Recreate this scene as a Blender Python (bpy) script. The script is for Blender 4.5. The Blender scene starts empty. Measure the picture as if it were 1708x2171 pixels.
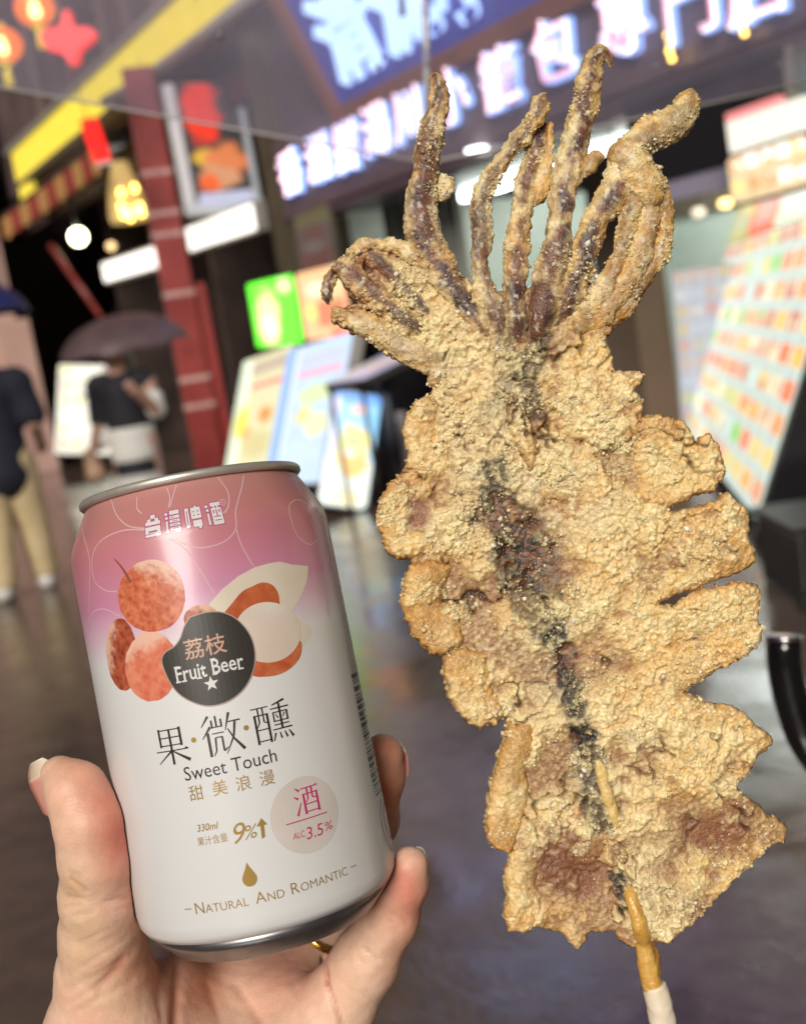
import bpy, bmesh, math, random
import numpy as np
from mathutils import Vector, Matrix
from mathutils.geometry import tessellate_polygon

random.seed(7)
rng = np.random.default_rng(11)
SC = bpy.context.scene
COL = SC.collection

# ------------------------------------------------------------------ camera, sky, sun, exposure
FPX, CXP, CYP = 2300.0, 854.0, 1085.5            # focal length and centre in units of a 1708 x 2171 picture
CAM_H, PITCH, ROLL = 1.31, math.radians(9.5), math.radians(9.0)
CM = (Matrix.Translation((0, 0, CAM_H)) @ Matrix.Rotation(math.pi / 2 - PITCH, 4, 'X')
      @ Matrix.Rotation(-ROLL, 4, 'Z'))
cam = bpy.data.cameras.new('camera')
camo = bpy.data.objects.new('camera', cam); COL.objects.link(camo)
camo.matrix_world = CM
cam.sensor_fit = 'VERTICAL'; cam.sensor_height = 36.0; cam.sensor_width = 36.0 * 805 / 1024
cam.lens = 36.0 * FPX / 2171
cam.clip_start = 0.01; cam.clip_end = 400
cam.dof.use_dof = True; cam.dof.focus_distance = 0.262; cam.dof.aperture_fstop = 14.0
SC.camera = camo

SUN_EL, SUN_AZ = math.radians(30), math.radians(194)   # soft street light from behind the photographer
world = bpy.data.worlds.new('World'); SC.world = world; world.use_nodes = True
wn = world.node_tree
sky = wn.nodes.new('ShaderNodeTexSky'); sky.sky_type = 'NISHITA'; sky.sun_disc = False
sky.sun_elevation = SUN_EL; sky.sun_rotation = SUN_AZ; sky.air_density = 0.35; sky.dust_density = 8.0; sky.ozone_density = 0.0
wn.nodes['Background'].inputs[1].default_value = 0.006
wn.links.new(sky.outputs[0], wn.nodes['Background'].inputs[0])
sl = bpy.data.lights.new('sun', 'SUN'); sl.energy = 1.5; sl.angle = math.radians(26); sl.color = (1.0, 0.95, 0.88)
slo = bpy.data.objects.new('sun', sl); COL.objects.link(slo)
sd = Vector((math.sin(SUN_AZ) * math.cos(SUN_EL), math.cos(SUN_AZ) * math.cos(SUN_EL), math.sin(SUN_EL)))
slo.rotation_euler = sd.to_track_quat('Z', 'Y').to_euler()
slo.location = (0, 0, 12)
SC.view_settings.view_transform = 'Standard'; SC.view_settings.look = 'None'
SC.view_settings.exposure = 1.1; SC.view_settings.gamma = 1.0; SC.view_settings.use_curve_mapping = False
SC.render.engine = 'CYCLES'
SC.cycles.use_denoising = True
SC.cycles.max_bounces = 7; SC.cycles.transparent_max_bounces = 16
SC.cycles.caustics_reflective = False; SC.cycles.caustics_refractive = False
SC.cycles.sample_clamp_indirect = 4.0

# ------------------------------------------------------------------ helpers: places
def lin(c):
    return tuple(((v / 255) / 12.92 if v / 255 <= 0.04045 else ((v / 255 + 0.055) / 1.055) ** 2.4) for v in c)

def ray(x, y):
    return CM.to_3x3() @ Vector(((x - CXP) / FPX, -(y - CYP) / FPX, -1))
CAMP = Vector((0, 0, CAM_H))
def at(x, y, d):
    return CAMP + ray(x, y) * d
def ground(x, y, z=0.0):
    r = ray(x, y); return CAMP + r * ((z - CAM_H) / r.z)
_r = ray(-620, 928)
S = Vector((_r.x, _r.y, 0)).normalized()           # along the street
N = Vector((-S.y, S.x, 0))                         # from the shops out to the street
UP = Vector((0, 0, 1))
def hit(x, y, n):                                  # a point of the upright plane that runs along the street at offset n
    r = ray(x, y); return CAMP + r * ((n - N.dot(CAMP)) / N.dot(r))
def unz(u, n, z):
    return S * u + N * n + UP * z
def uz(p):
    return p.dot(S), p.z

# ------------------------------------------------------------------ helpers: materials
def new_mat(name):
    m = bpy.data.materials.new(name); m.use_nodes = True
    return m, m.node_tree, m.node_tree.nodes['Principled BSDF']

def mat(name, col, rough=0.5, metal=0.0, col2=None, scale=5.0, bump=0.0, bscale=40.0, coat=0.0, spec=0.5, emis=None, es=0.0, rough2=None):
    m, t, b = new_mat(name)
    b.inputs['Roughness'].default_value = rough; b.inputs['Metallic'].default_value = metal
    b.inputs['Coat Weight'].default_value = coat; b.inputs['Specular IOR Level'].default_value = spec
    b.inputs['Base Color'].default_value = (*col, 1)
    tc = t.nodes.new('ShaderNodeTexCoord')
    if col2 is not None:
        n = t.nodes.new('ShaderNodeTexNoise'); n.inputs['Scale'].default_value = scale; n.inputs['Detail'].default_value = 6
        t.links.new(tc.outputs['Object'], n.inputs['Vector'])
        r = t.nodes.new('ShaderNodeValToRGB')
        r.color_ramp.elements[0].position = 0.35; r.color_ramp.elements[0].color = (*col, 1)
        r.color_ramp.elements[1].position = 0.68; r.color_ramp.elements[1].color = (*col2, 1)
        t.links.new(n.outputs[0], r.inputs[0]); t.links.new(r.outputs[0], b.inputs['Base Color'])
        if rough2 is not None:
            q = t.nodes.new('ShaderNodeMapRange'); q.inputs[1].default_value = 0.35; q.inputs[2].default_value = 0.65
            q.inputs[3].default_value = rough; q.inputs[4].default_value = rough2
            t.links.new(n.outputs[0], q.inputs[0]); t.links.new(q.outputs[0], b.inputs['Roughness'])
    if bump > 0:
        n2 = t.nodes.new('ShaderNodeTexNoise'); n2.inputs['Scale'].default_value = bscale; n2.inputs['Detail'].default_value = 8
        t.links.new(tc.outputs['Object'], n2.inputs['Vector'])
        bp = t.nodes.new('ShaderNodeBump'); bp.inputs['Strength'].default_value = bump; bp.inputs['Distance'].default_value = 0.02
        t.links.new(n2.outputs[0], bp.inputs['Height']); t.links.new(bp.outputs[0], b.inputs['Normal'])
    if emis is not None:
        b.inputs['Emission Color'].default_value = (*emis, 1); b.inputs['Emission Strength'].default_value = es
    return m

ES = 0.55                                        # one dial for all lit signs and lamps
def emit(name, col, s):
    return mat(name, tuple(c * 0.4 for c in col), 0.4, emis=col, es=s * ES)

def nmath(t, op, a, b=None, c=None):
    n = t.nodes.new('ShaderNodeMath'); n.operation = op
    for i, v in enumerate((a, b, c)):
        if v is None: continue
        if isinstance(v, (int, float)): n.inputs[i].default_value = v
        else: t.links.new(v, n.inputs[i])
    return n.outputs[0]
def nmix(t, f, a, b):
    n = t.nodes.new('ShaderNodeMix'); n.data_type = 'RGBA'
    for i, v in ((0, f), (6, a), (7, b)):
        if isinstance(v, (int, float)): n.inputs[i].default_value = v
        elif isinstance(v, tuple): n.inputs[i].default_value = (*v, 1)
        else: t.links.new(v, n.inputs[i])
    return n.outputs[2]

def poster(name, bg, shapes, w, h, es, mottle=0.35):
    """flat print behind a lit sheet: background plus soft-edged ellipses 'e' and bars 'r' given in fractions of the sheet"""
    m, t, b = new_mat(name)
    tc = t.nodes.new('ShaderNodeTexCoord'); sp = t.nodes.new('ShaderNodeSeparateXYZ')
    t.links.new(tc.outputs['Object'], sp.inputs[0])
    nz = t.nodes.new('ShaderNodeTexNoise'); nz.inputs['Scale'].default_value = 9 / max(w, h); nz.inputs['Detail'].default_value = 5
    t.links.new(tc.outputs['Object'], nz.inputs['Vector'])
    x = nmath(t, 'DIVIDE', sp.outputs[0], w); y = nmath(t, 'DIVIDE', sp.outputs[1], h)
    wob = nmath(t, 'MULTIPLY', nmath(t, 'SUBTRACT', nz.outputs[0], 0.5), 1.2)
    cur = nmix(t, nmath(t, 'MULTIPLY', nz.outputs[0], mottle), bg, tuple(min(1, c * 0.45 + 0.02) for c in bg))
    for k, cx, cy, rx, ry, c in shapes:
        dx = nmath(t, 'DIVIDE', nmath(t, 'SUBTRACT', x, cx), rx); dy = nmath(t, 'DIVIDE', nmath(t, 'SUBTRACT', y, cy), ry)
        if k == 'e':
            d = nmath(t, 'SQRT', nmath(t, 'ADD', nmath(t, 'MULTIPLY', dx, dx), nmath(t, 'MULTIPLY', dy, dy)))
            d = nmath(t, 'ADD', d, wob); lo, hi = 0.75, 1.1
        else:
            d = nmath(t, 'MAXIMUM', nmath(t, 'ABSOLUTE', dx), nmath(t, 'ABSOLUTE', dy)); lo, hi = 0.97, 1.03
        mr = t.nodes.new('ShaderNodeMapRange'); mr.inputs[1].default_value = hi; mr.inputs[2].default_value = lo
        t.links.new(d, mr.inputs[0])
        cur = nmix(t, mr.outputs[0], cur, nmix(t, nmath(t, 'MULTIPLY', nz.outputs[0], mottle), c, tuple(v * 0.35 for v in c)))
    b.inputs['Roughness'].default_value = 0.35; b.inputs['Base Color'].default_value = (.06, .06, .06, 1)
    if es > 0:
        t.links.new(cur, b.inputs['Emission Color']); b.inputs['Emission Strength'].default_value = es * ES * 1.65
    return m

def menu(name, bg, pal, w, h, nx, ny, es, keep=0.75):
    """printed bill of fare: a grid of dish pictures in mixed colours with text lines between, lit from behind"""
    m, t, b = new_mat(name)
    tc = t.nodes.new('ShaderNodeTexCoord'); sp = t.nodes.new('ShaderNodeSeparateXYZ')
    t.links.new(tc.outputs['Object'], sp.inputs[0])
    x = nmath(t, 'MULTIPLY', sp.outputs[0], nx / w); y = nmath(t, 'MULTIPLY', sp.outputs[1], ny / h)
    fx = nmath(t, 'FRACT', x); fy = nmath(t, 'FRACT', y)
    cb = t.nodes.new('ShaderNodeCombineXYZ')
    t.links.new(nmath(t, 'FLOOR', x), cb.inputs[0]); t.links.new(nmath(t, 'FLOOR', y), cb.inputs[1])
    wh = t.nodes.new('ShaderNodeTexWhiteNoise'); wh.noise_dimensions = '2D'; t.links.new(cb.outputs[0], wh.inputs['Vector'])
    nz = t.nodes.new('ShaderNodeTexNoise'); nz.inputs['Scale'].default_value = 2.2 * nx / w; nz.inputs['Detail'].default_value = 3
    t.links.new(tc.outputs['Object'], nz.inputs['Vector'])
    r = t.nodes.new('ShaderNodeValToRGB'); r.color_ramp.interpolation = 'CONSTANT'
    while len(r.color_ramp.elements) < len(pal): r.color_ramp.elements.new(0.5)
    for i, c in enumerate(pal):
        r.color_ramp.elements[i].position = i / len(pal); r.color_ramp.elements[i].color = (*c, 1)
    t.links.new(nmath(t, 'FRACT', nmath(t, 'ADD', wh.outputs[0], nmath(t, 'MULTIPLY', nz.outputs[0], 0.5))), r.inputs[0])
    pic = nmath(t, 'MULTIPLY', nmath(t, 'MULTIPLY', nmath(t, 'GREATER_THAN', fx, 0.1), nmath(t, 'LESS_THAN', fx, 0.9)),
                nmath(t, 'MULTIPLY', nmath(t, 'GREATER_THAN', fy, 0.34), nmath(t, 'LESS_THAN', fy, 0.95)))
    pic = nmath(t, 'MULTIPLY', pic, nmath(t, 'LESS_THAN', nmath(t, 'FRACT', nmath(t, 'MULTIPLY', wh.outputs[0], 7.3)), keep))
    txt = nmath(t, 'MULTIPLY', nmath(t, 'LESS_THAN', nmath(t, 'FRACT', nmath(t, 'MULTIPLY', fy, 9)), 0.4),
                nmath(t, 'MULTIPLY', nmath(t, 'LESS_THAN', fy, 0.3), nmath(t, 'LESS_THAN', fx, 0.8)))
    cur = nmix(t, nmath(t, 'MULTIPLY', txt, 0.5), bg, (0.25, 0.18, 0.15))
    cur = nmix(t, pic, cur, nmix(t, nmath(t, 'MULTIPLY', nz.outputs[0], 0.2), r.outputs[0], (0.9, 0.85, 0.7)))
    b.inputs['Roughness'].default_value = 0.3; b.inputs['Base Color'].default_value = (.06, .06, .06, 1)
    if es > 0:
        t.links.new(cur, b.inputs['Emission Color']); b.inputs['Emission Strength'].default_value = es * ES * 1.05
    return m

def vcol_mat(name, rough=0.7, sss=0.0, sr=(1, 0.4, 0.2), bump=0.0, bscale=900, spec=0.5, mottle=0.0, mscale=300, sscale=0.004, coat=0.0, grain=0):
    m, t, b = new_mat(name)
    a = t.nodes.new('ShaderNodeAttribute'); a.attribute_name = 'tint'
    tc = t.nodes.new('ShaderNodeTexCoord')
    c = a.outputs['Color']
    if mottle > 0:
        n = t.nodes.new('ShaderNodeTexNoise'); n.inputs['Scale'].default_value = mscale; n.inputs['Detail'].default_value = 5
        t.links.new(tc.outputs['Object'], n.inputs['Vector'])
        hs = t.nodes.new('ShaderNodeHueSaturation')
        q = t.nodes.new('ShaderNodeMapRange'); q.inputs[1].default_value = 0.3; q.inputs[2].default_value = 0.7
        q.inputs[3].default_value = 1 - mottle; q.inputs[4].default_value = 1 + mottle
        t.links.new(n.outputs[0], q.inputs[0]); t.links.new(q.outputs[0], hs.inputs['Value']); t.links.new(c, hs.inputs['Color'])
        c = hs.outputs[0]
    t.links.new(c, b.inputs['Base Color'])
    b.inputs['Roughness'].default_value = rough; b.inputs['Specular IOR Level'].default_value = spec
    b.inputs['Coat Weight'].default_value = coat; b.inputs['Coat Roughness'].default_value = 0.3
    if sss > 0:
        b.inputs['Subsurface Weight'].default_value = sss; b.inputs['Subsurface Radius'].default_value = sr
        b.inputs['Subsurface Scale'].default_value = sscale
    if bump > 0:
        n2 = t.nodes.new('ShaderNodeTexNoise'); n2.inputs['Scale'].default_value = bscale; n2.inputs['Detail'].default_value = 6
        t.links.new(tc.outputs['Object'], n2.inputs['Vector']); hgt = n2.outputs[0]
        if grain > 0:
            vo = t.nodes.new('ShaderNodeTexVoronoi'); vo.inputs['Scale'].default_value = grain; t.links.new(tc.outputs['Object'], vo.inputs['Vector'])
            hgt = nmath(t, 'SUBTRACT', hgt, nmath(t, 'MULTIPLY', vo.outputs[0], 1.3))
        bp = t.nodes.new('ShaderNodeBump'); bp.inputs['Strength'].default_value = bump; bp.inputs['Distance'].default_value = 0.001
        t.links.new(hgt, bp.inputs['Height']); t.links.new(bp.outputs[0], b.inputs['Normal'])
    return m

# ------------------------------------------------------------------ helpers: objects
def tag(o, label, cat, group=None, kind=None):
    o['label'] = label; o['category'] = cat
    if group: o['group'] = group
    if kind: o['kind'] = kind
    return o
def structure(o, label=None):
    o['kind'] = 'structure'
    if label: o['label'] = label
    return o
def link(name, me, m=None, parent=None, mw=None):
    o = bpy.data.objects.new(name, me); COL.objects.link(o)
    if m is not None: me.materials.append(m)
    if mw is not None: o.matrix_world = mw
    if parent is not None:
        o.parent = parent; o.matrix_parent_inverse = Matrix.Identity(4)
        o.matrix_basis = parent.matrix_world.inverted() @ (mw if mw is not None else parent.matrix_world)
    return o
def empty(name, loc=(0, 0, 0), mw=None):
    o = bpy.data.objects.new(name, None); COL.objects.link(o); o.empty_display_size = 0.1
    if mw is None: mw = Matrix.Translation(loc)
    o.matrix_world = mw; o.matrix_basis = mw
    return o
def frame(o, x, y):
    """matrix with origin o, local x along x, local y close to y, local z = x cross y"""
    x = Vector(x).normalized(); z = x.cross(Vector(y)).normalized(); y = z.cross(x)
    m = Matrix((x, y, z)).transposed().to_4x4(); m.translation = o
    return m
def mesh_np(name, v, f, smooth=False):
    me = bpy.data.meshes.new(name); me.from_pydata([tuple(p) for p in v], [], [tuple(q) for q in f]); me.update()
    if smooth: me.polygons.foreach_set('use_smooth', [True] * len(me.polygons))
    return me
def mesh_fast(name, v, quads=None, tris=None, smooth=True):
    nq = 0 if quads is None else len(quads); nt = 0 if tris is None else len(tris)
    me = bpy.data.meshes.new(name); me.vertices.add(len(v)); me.vertices.foreach_set('co', np.asarray(v, np.float32).ravel())
    idx = np.concatenate([a.ravel() for a in (quads, tris) if a is not None and len(a)]).astype(np.int32)
    me.loops.add(len(idx)); me.loops.foreach_set('vertex_index', idx)
    st = np.concatenate([np.arange(nq) * 4, nq * 4 + np.arange(nt) * 3]).astype(np.int32)
    me.polygons.add(nq + nt); me.polygons.foreach_set('loop_start', st)
    me.update(calc_edges=True); me.validate()
    me.polygons.foreach_set('use_smooth', np.full(len(me.polygons), smooth))
    return me
def set_tint(me, c):
    a = me.color_attributes.new('tint', 'FLOAT_COLOR', 'POINT')
    a.data.foreach_set('color', np.concatenate([np.clip(c, 0, 1), np.ones((len(c), 1))], 1).astype(np.float32).ravel())
def bm_box(bm, x0, x1, y0, y1, z0, z1, M=None):
    vs = [bm.verts.new((x, y, z)) for x in (x0, x1) for y in (y0, y1) for z in (z0, z1)]
    for q in ((0, 1, 3, 2), (4, 6, 7, 5), (0, 4, 5, 1), (2, 3, 7, 6), (0, 2, 6, 4), (1, 5, 7, 3)):
        bm.faces.new([vs[i] for i in q])
    if M is not None:
        for v in vs: v.co = M @ v.co
    return vs
def from_bm(bm, name, smooth=False):
    bmesh.ops.recalc_face_normals(bm, faces=bm.faces)
    me = bpy.data.meshes.new(name); bm.to_mesh(me); bm.free()
    if smooth: me.polygons.foreach_set('use_smooth', [True] * len(me.polygons))
    return me
def box(name, m, parent, mw, x0, x1, y0, y1, z0, z1, bev=0.0):
    bm = bmesh.new(); bm_box(bm, x0, x1, y0, y1, z0, z1)
    if bev > 0: bmesh.ops.bevel(bm, geom=bm.edges[:], offset=bev, segments=2, affect='EDGES', profile=0.6)
    return link(name, from_bm(bm, name), m, parent, mw)
def rounded_panel(name, m, parent, mw, w, h, t, r=0.04):
    """upright sheet with rounded corners, local x 0..w, y 0..h, z -t..0"""
    bm = bmesh.new(); pts = []
    for cx, cy, a0 in ((w - r, h - r, 0), (r, h - r, 90), (r, r, 180), (w - r, r, 270)):
        for k in range(5):
            a = math.radians(a0 + k * 22.5); pts.append((cx + r * math.cos(a), cy + r * math.sin(a)))
    f = bm.faces.new([bm.verts.new((x, y, -t)) for x, y in pts])
    g = bmesh.ops.extrude_face_region(bm, geom=[f])
    bmesh.ops.translate(bm, verts=[e for e in g['geom'] if isinstance(e, bmesh.types.BMVert)], vec=(0, 0, t))
    return link(name, from_bm(bm, name), m, parent, mw)
def tube_mesh(name, pts, rad, seg=16, caps=True, smooth=True):
    pts = [Vector(p) for p in pts]; n = len(pts)
    if not hasattr(rad, '__len__'): rad = [rad] * n
    vs, fs = [], []; prev = None
    for i, p in enumerate(pts):
        tgt = (pts[min(i + 1, n - 1)] - pts[max(i - 1, 0)]).normalized()
        if prev is None:
            a = Vector((0, 0, 1)) if abs(tgt.z) < 0.9 else Vector((1, 0, 0)); prev = tgt.cross(a).normalized()
        prev = (prev - tgt * prev.dot(tgt)).normalized(); b = tgt.cross(prev)
        for k in range(seg):
            a = 2 * math.pi * k / seg; vs.append(p + (prev * math.cos(a) + b * math.sin(a)) * rad[i])
    for i in range(n - 1):
        for k in range(seg):
            fs.append((i * seg + k, i * seg + (k + 1) % seg, (i + 1) * seg + (k + 1) % seg, (i + 1) * seg + k))
    if caps: fs += [tuple(range(seg))[::-1], tuple(range((n - 1) * seg, n * seg))]
    return mesh_np(name, vs, fs, smooth)
def lathe_mesh(name, prof, seg=48, smooth=True, cap=True):
    vs, fs = [], []
    for r, z in prof:
        for k in range(seg):
            a = 2 * math.pi * k / seg; vs.append((r * math.cos(a), r * math.sin(a), z))
    for i in range(len(prof) - 1):
        for k in range(seg):
            fs.append((i * seg + k, i * seg + (k + 1) % seg, (i + 1) * seg + (k + 1) % seg, (i + 1) * seg + k))
    if cap:
        fs += [tuple(range(seg))[::-1], tuple(range((len(prof) - 1) * seg, len(prof) * seg))]
    return mesh_np(name, vs, fs, smooth)
def spline(p, step):
    """Catmull-Rom through rows of p (any number of columns), even steps measured in the first three columns"""
    p = np.asarray(p, float); q = np.vstack([2 * p[0] - p[1], p, 2 * p[-1] - p[-2]]); out = []
    for i in range(len(p) - 1):
        a, b, c, d = q[i:i + 4]; n = max(2, int(np.linalg.norm(c[:3] - b[:3]) / step * 2))
        t = np.linspace(0, 1, n, endpoint=False)[:, None]
        out.append(0.5 * (2 * b + (c - a) * t + (2 * a - 5 * b + 4 * c - d) * t ** 2 + (3 * b - a - 3 * c + d) * t ** 3))
    out = np.vstack(out + [p[-1:]])
    s = np.concatenate([[0], np.cumsum(np.linalg.norm(np.diff(out[:, :3], axis=0), axis=1))])
    g = np.linspace(0, s[-1], max(3, int(s[-1] / step)))
    return np.stack([np.interp(g, s, out[:, k]) for k in range(out.shape[1])], 1)

_glyph = {}
def text_bm(body, size=1.0, bold=0.0, extrude=0.0, align='CENTER', spacing=1.0, shear=0.0):
    """a bmesh of the writing, centred on the origin, capital height about 0.7 of size"""
    key = (body, bold, extrude, align, spacing, shear)
    if key not in _glyph:
        c = bpy.data.curves.new('writing', 'FONT'); c.body = body; c.size = 1.0; c.offset = bold; c.extrude = extrude
        c.align_x = align; c.align_y = 'CENTER'; c.space_character = spacing; c.resolution_u = 3; c.shear = shear
        o = bpy.data.objects.new('writing', c); COL.objects.link(o)
        dg = bpy.context.evaluated_depsgraph_get(); dg.update()
        me = bpy.data.meshes.new_from_object(o.evaluated_get(dg)); me.name = 'writing'
        bpy.data.objects.remove(o); bpy.data.curves.remove(c)
        _glyph[key] = me
    bm = bmesh.new(); bm.from_mesh(_glyph[key]); bmesh.ops.scale(bm, vec=(size, size, size), verts=bm.verts)
    return bm

# ------------------------------------------------------------------ helpers: noise and surfaces from distance fields
def _h(ix, iy, iz, seed):
    n = (ix.astype(np.int64) * 374761393 + iy.astype(np.int64) * 668265263 + iz.astype(np.int64) * 2147483647 + seed * 974634777) & 0x7fffffff
    n = ((n ^ (n >> 13)) * 1274126177) & 0x7fffffff
    n = ((n ^ (n >> 16)) * 60493) & 0x7fffffff
    return ((n ^ (n >> 15)) & 0xfffff) / float(0xfffff)
def vnoise(p, scale, seed=0):
    q = np.asarray(p) / scale
    if q.shape[1] == 2: q = np.concatenate([q, np.zeros((len(q), 1))], 1)
    i = np.floor(q); f = q - i; f = f * f * (3 - 2 * f); i = i.astype(np.int64); o = 0
    for a in (0, 1):
        for b in (0, 1):
            for c in (0, 1):
                w = (f[:, 0] if a else 1 - f[:, 0]) * (f[:, 1] if b else 1 - f[:, 1]) * (f[:, 2] if c else 1 - f[:, 2])
                o = o + w * _h(i[:, 0] + a, i[:, 1] + b, i[:, 2] + c, seed)
    return o * 2 - 1
def fbm(p, scale, seed=0, oct=3):
    return sum(vnoise(p, scale / 2 ** k, seed + 17 * k) * 0.5 ** k for k in range(oct)) / 1.6
def worley(p, scale, seed=0):
    """distance to the nearest and second nearest of scattered points, and a random number of the nearest one (2 columns)"""
    q = np.asarray(p) / scale; i = np.floor(q).astype(np.int64); d1 = np.full(len(q), 9.0); d2 = d1.copy(); rid = np.zeros(len(q)); z = np.zeros(len(q), np.int64)
    for a in (-1, 0, 1):
        for b in (-1, 0, 1):
            cx, cy = i[:, 0] + a, i[:, 1] + b
            px = cx + _h(cx, cy, z, seed); py = cy + _h(cx, cy, z, seed + 1)
            d = np.hypot(q[:, 0] - px, q[:, 1] - py); r = _h(cx, cy, z, seed + 2)
            n = d < d1; d2 = np.where(n, d1, np.minimum(d2, d)); rid = np.where(n, r, rid); d1 = np.where(n, d, d1)
    return d1, d2, rid

def capsule_field(X, Y, Z, chains, k, sharp=()):
    """smooth union of tapered capsules; chains = list of [(x,y,z,r),...]"""
    D = np.full(X.shape, 50.0, np.float32)
    for ch in chains:
        Dc = None
        for (ax, ay, az, ra), (bx, by, bz, rb) in zip(ch[:-1], ch[1:]):
            vx, vy, vz = bx - ax, by - ay, bz - az; L = vx * vx + vy * vy + vz * vz + 1e-9
            t = np.clip(((X - ax) * vx + (Y - ay) * vy + (Z - az) * vz) / L, 0, 1)
            d = np.sqrt((X - ax - t * vx) ** 2 + (Y - ay - t * vy) ** 2 + (Z - az - t * vz) ** 2) - (ra + (rb - ra) * t)
            Dc = d if Dc is None else np.minimum(Dc, d) - np.maximum(k * 0.35 - np.abs(Dc - d), 0) ** 2 / (4 * k * 0.35)
        D = np.minimum(D, Dc) - np.maximum(k - np.abs(D - Dc), 0) ** 2 / (4 * k)
    return D
def surface_nets(V, org, step):
    s = V < 0; nx, ny, nz = V.shape; cnt = np.zeros((nx - 1, ny - 1, nz - 1), np.int8)
    C = [(a, b, c) for a in (0, 1) for b in (0, 1) for c in (0, 1)]
    sl_ = lambda A, a, b, c: A[a:nx - 1 + a, b:ny - 1 + b, c:nz - 1 + c]
    for c in C: cnt += sl_(s, *c)
    act = (cnt > 0) & (cnt < 8); ii = np.argwhere(act); idx = np.full(act.shape, -1, np.int64); idx[act] = np.arange(len(ii))
    pos = np.zeros((len(ii), 3)); num = np.zeros(len(ii))
    for c0 in C:
        for ax in range(3):
            if c0[ax]: continue
            c1 = list(c0); c1[ax] = 1
            v0 = V[ii[:, 0] + c0[0], ii[:, 1] + c0[1], ii[:, 2] + c0[2]]; v1 = V[ii[:, 0] + c1[0], ii[:, 1] + c1[1], ii[:, 2] + c1[2]]
            x = (v0 < 0) != (v1 < 0); t = np.where(x, v0 / np.where(x, v0 - v1, 1), 0)
            p = np.array(c0, float)[None] + np.zeros((len(ii), 3)); p[:, ax] += t
            pos += p * x[:, None]; num += x
    P = (ii + pos / num[:, None]) * step + np.asarray(org); Q = []
    for ax in range(3):
        a, b = [(1, 2), (2, 0), (0, 1)][ax]
        lo = [slice(1, -1)] * 3; lo[ax] = slice(0, -1); hi = [slice(1, -1)] * 3; hi[ax] = slice(1, None)
        s0, s1 = s[tuple(lo)], s[tuple(hi)]; e = np.argwhere(s0 != s1); fl = s0[s0 != s1]
        off = np.ones(3, int); off[ax] = 0; e = e + off
        q = []
        for da, db in ((-1, -1), (0, -1), (0, 0), (-1, 0)):
            g = e.copy(); g[:, a] += da; g[:, b] += db; q.append(idx[g[:, 0], g[:, 1], g[:, 2]])
        q = np.stack(q, 1); q[~fl] = q[~fl][:, ::-1]; Q.append(q)
    return P, np.concatenate(Q)
def body_mesh(name, chains, step, k, carve=None):
    a = np.array([p for ch in chains for p in ch], float); lo = (a[:, :3] - a[:, 3:]).min(0) - 3 * step; hi = (a[:, :3] + a[:, 3:]).max(0) + 3 * step
    ax = [np.arange(lo[i], hi[i], step, dtype=np.float32) for i in range(3)]
    X, Y, Z = np.meshgrid(*ax, indexing='ij', sparse=True)
    D = capsule_field(X + 0 * Y + 0 * Z, Y + 0 * X + 0 * Z, Z + 0 * X + 0 * Y, chains, k)
    if carve is not None: D = carve(D, X, Y, Z)
    D[0] = D[-1] = 5; D[:, 0] = D[:, -1] = 5; D[:, :, 0] = D[:, :, -1] = 5
    return surface_nets(D, lo, step)

# ------------------------------------------------------------------ the street
def wet_asphalt():
    m, t, b = new_mat('wet_asphalt')
    tc = t.nodes.new('ShaderNodeTexCoord')
    def nz(s, d=6):
        n = t.nodes.new('ShaderNodeTexNoise'); n.inputs['Scale'].default_value = s; n.inputs['Detail'].default_value = d
        t.links.new(tc.outputs['Object'], n.inputs['Vector']); return n.outputs[0]
    big, fine = nz(1.3), nz(11, 8)
    c = nmix(t, nmath(t, 'MULTIPLY', nmath(t, 'ADD', big, fine), 0.5), (0.012, 0.008, 0.006), (0.22, 0.155, 0.12))
    t.links.new(c, b.inputs['Base Color'])
    wet = nmath(t, 'ADD', nmath(t, 'MULTIPLY', nz(0.55, 3), .6), nmath(t, 'MULTIPLY', nz(3.5, 4), .4))
    q = t.nodes.new('ShaderNodeMapRange'); q.inputs[1].default_value = 0.44; q.inputs[2].default_value = 0.56; q.inputs[3].default_value = 0.03; q.inputs[4].default_value = 0.2
    t.links.new(wet, q.inputs[0]); t.links.new(q.outputs[0], b.inputs['Roughness'])
    bp = t.nodes.new('ShaderNodeBump'); bp.inputs['Distance'].default_value = 0.006
    q2 = t.nodes.new('ShaderNodeMapRange'); q2.inputs[1].default_value = 0.44; q2.inputs[2].default_value = 0.56; q2.inputs[3].default_value = 0.12; q2.inputs[4].default_value = 0.45
    t.links.new(wet, q2.inputs[0]); t.links.new(q2.outputs[0], bp.inputs['Strength'])
    t.links.new(nmath(t, 'ADD', nz(60, 6), nmath(t, 'MULTIPLY', nz(9, 4), 1.6)), bp.inputs['Height']); t.links.new(bp.outputs[0], b.inputs['Normal'])
    b.inputs['Specular IOR Level'].default_value = 0.8
    return m
road = link('road', mesh_np('road', [(-120, -120, 0), (120, -120, 0), (120, 120, 0), (-120, 120, 0)], [(0, 1, 2, 3)]), wet_asphalt())
structure(road, 'dark wet asphalt street shining with lights')

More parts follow.
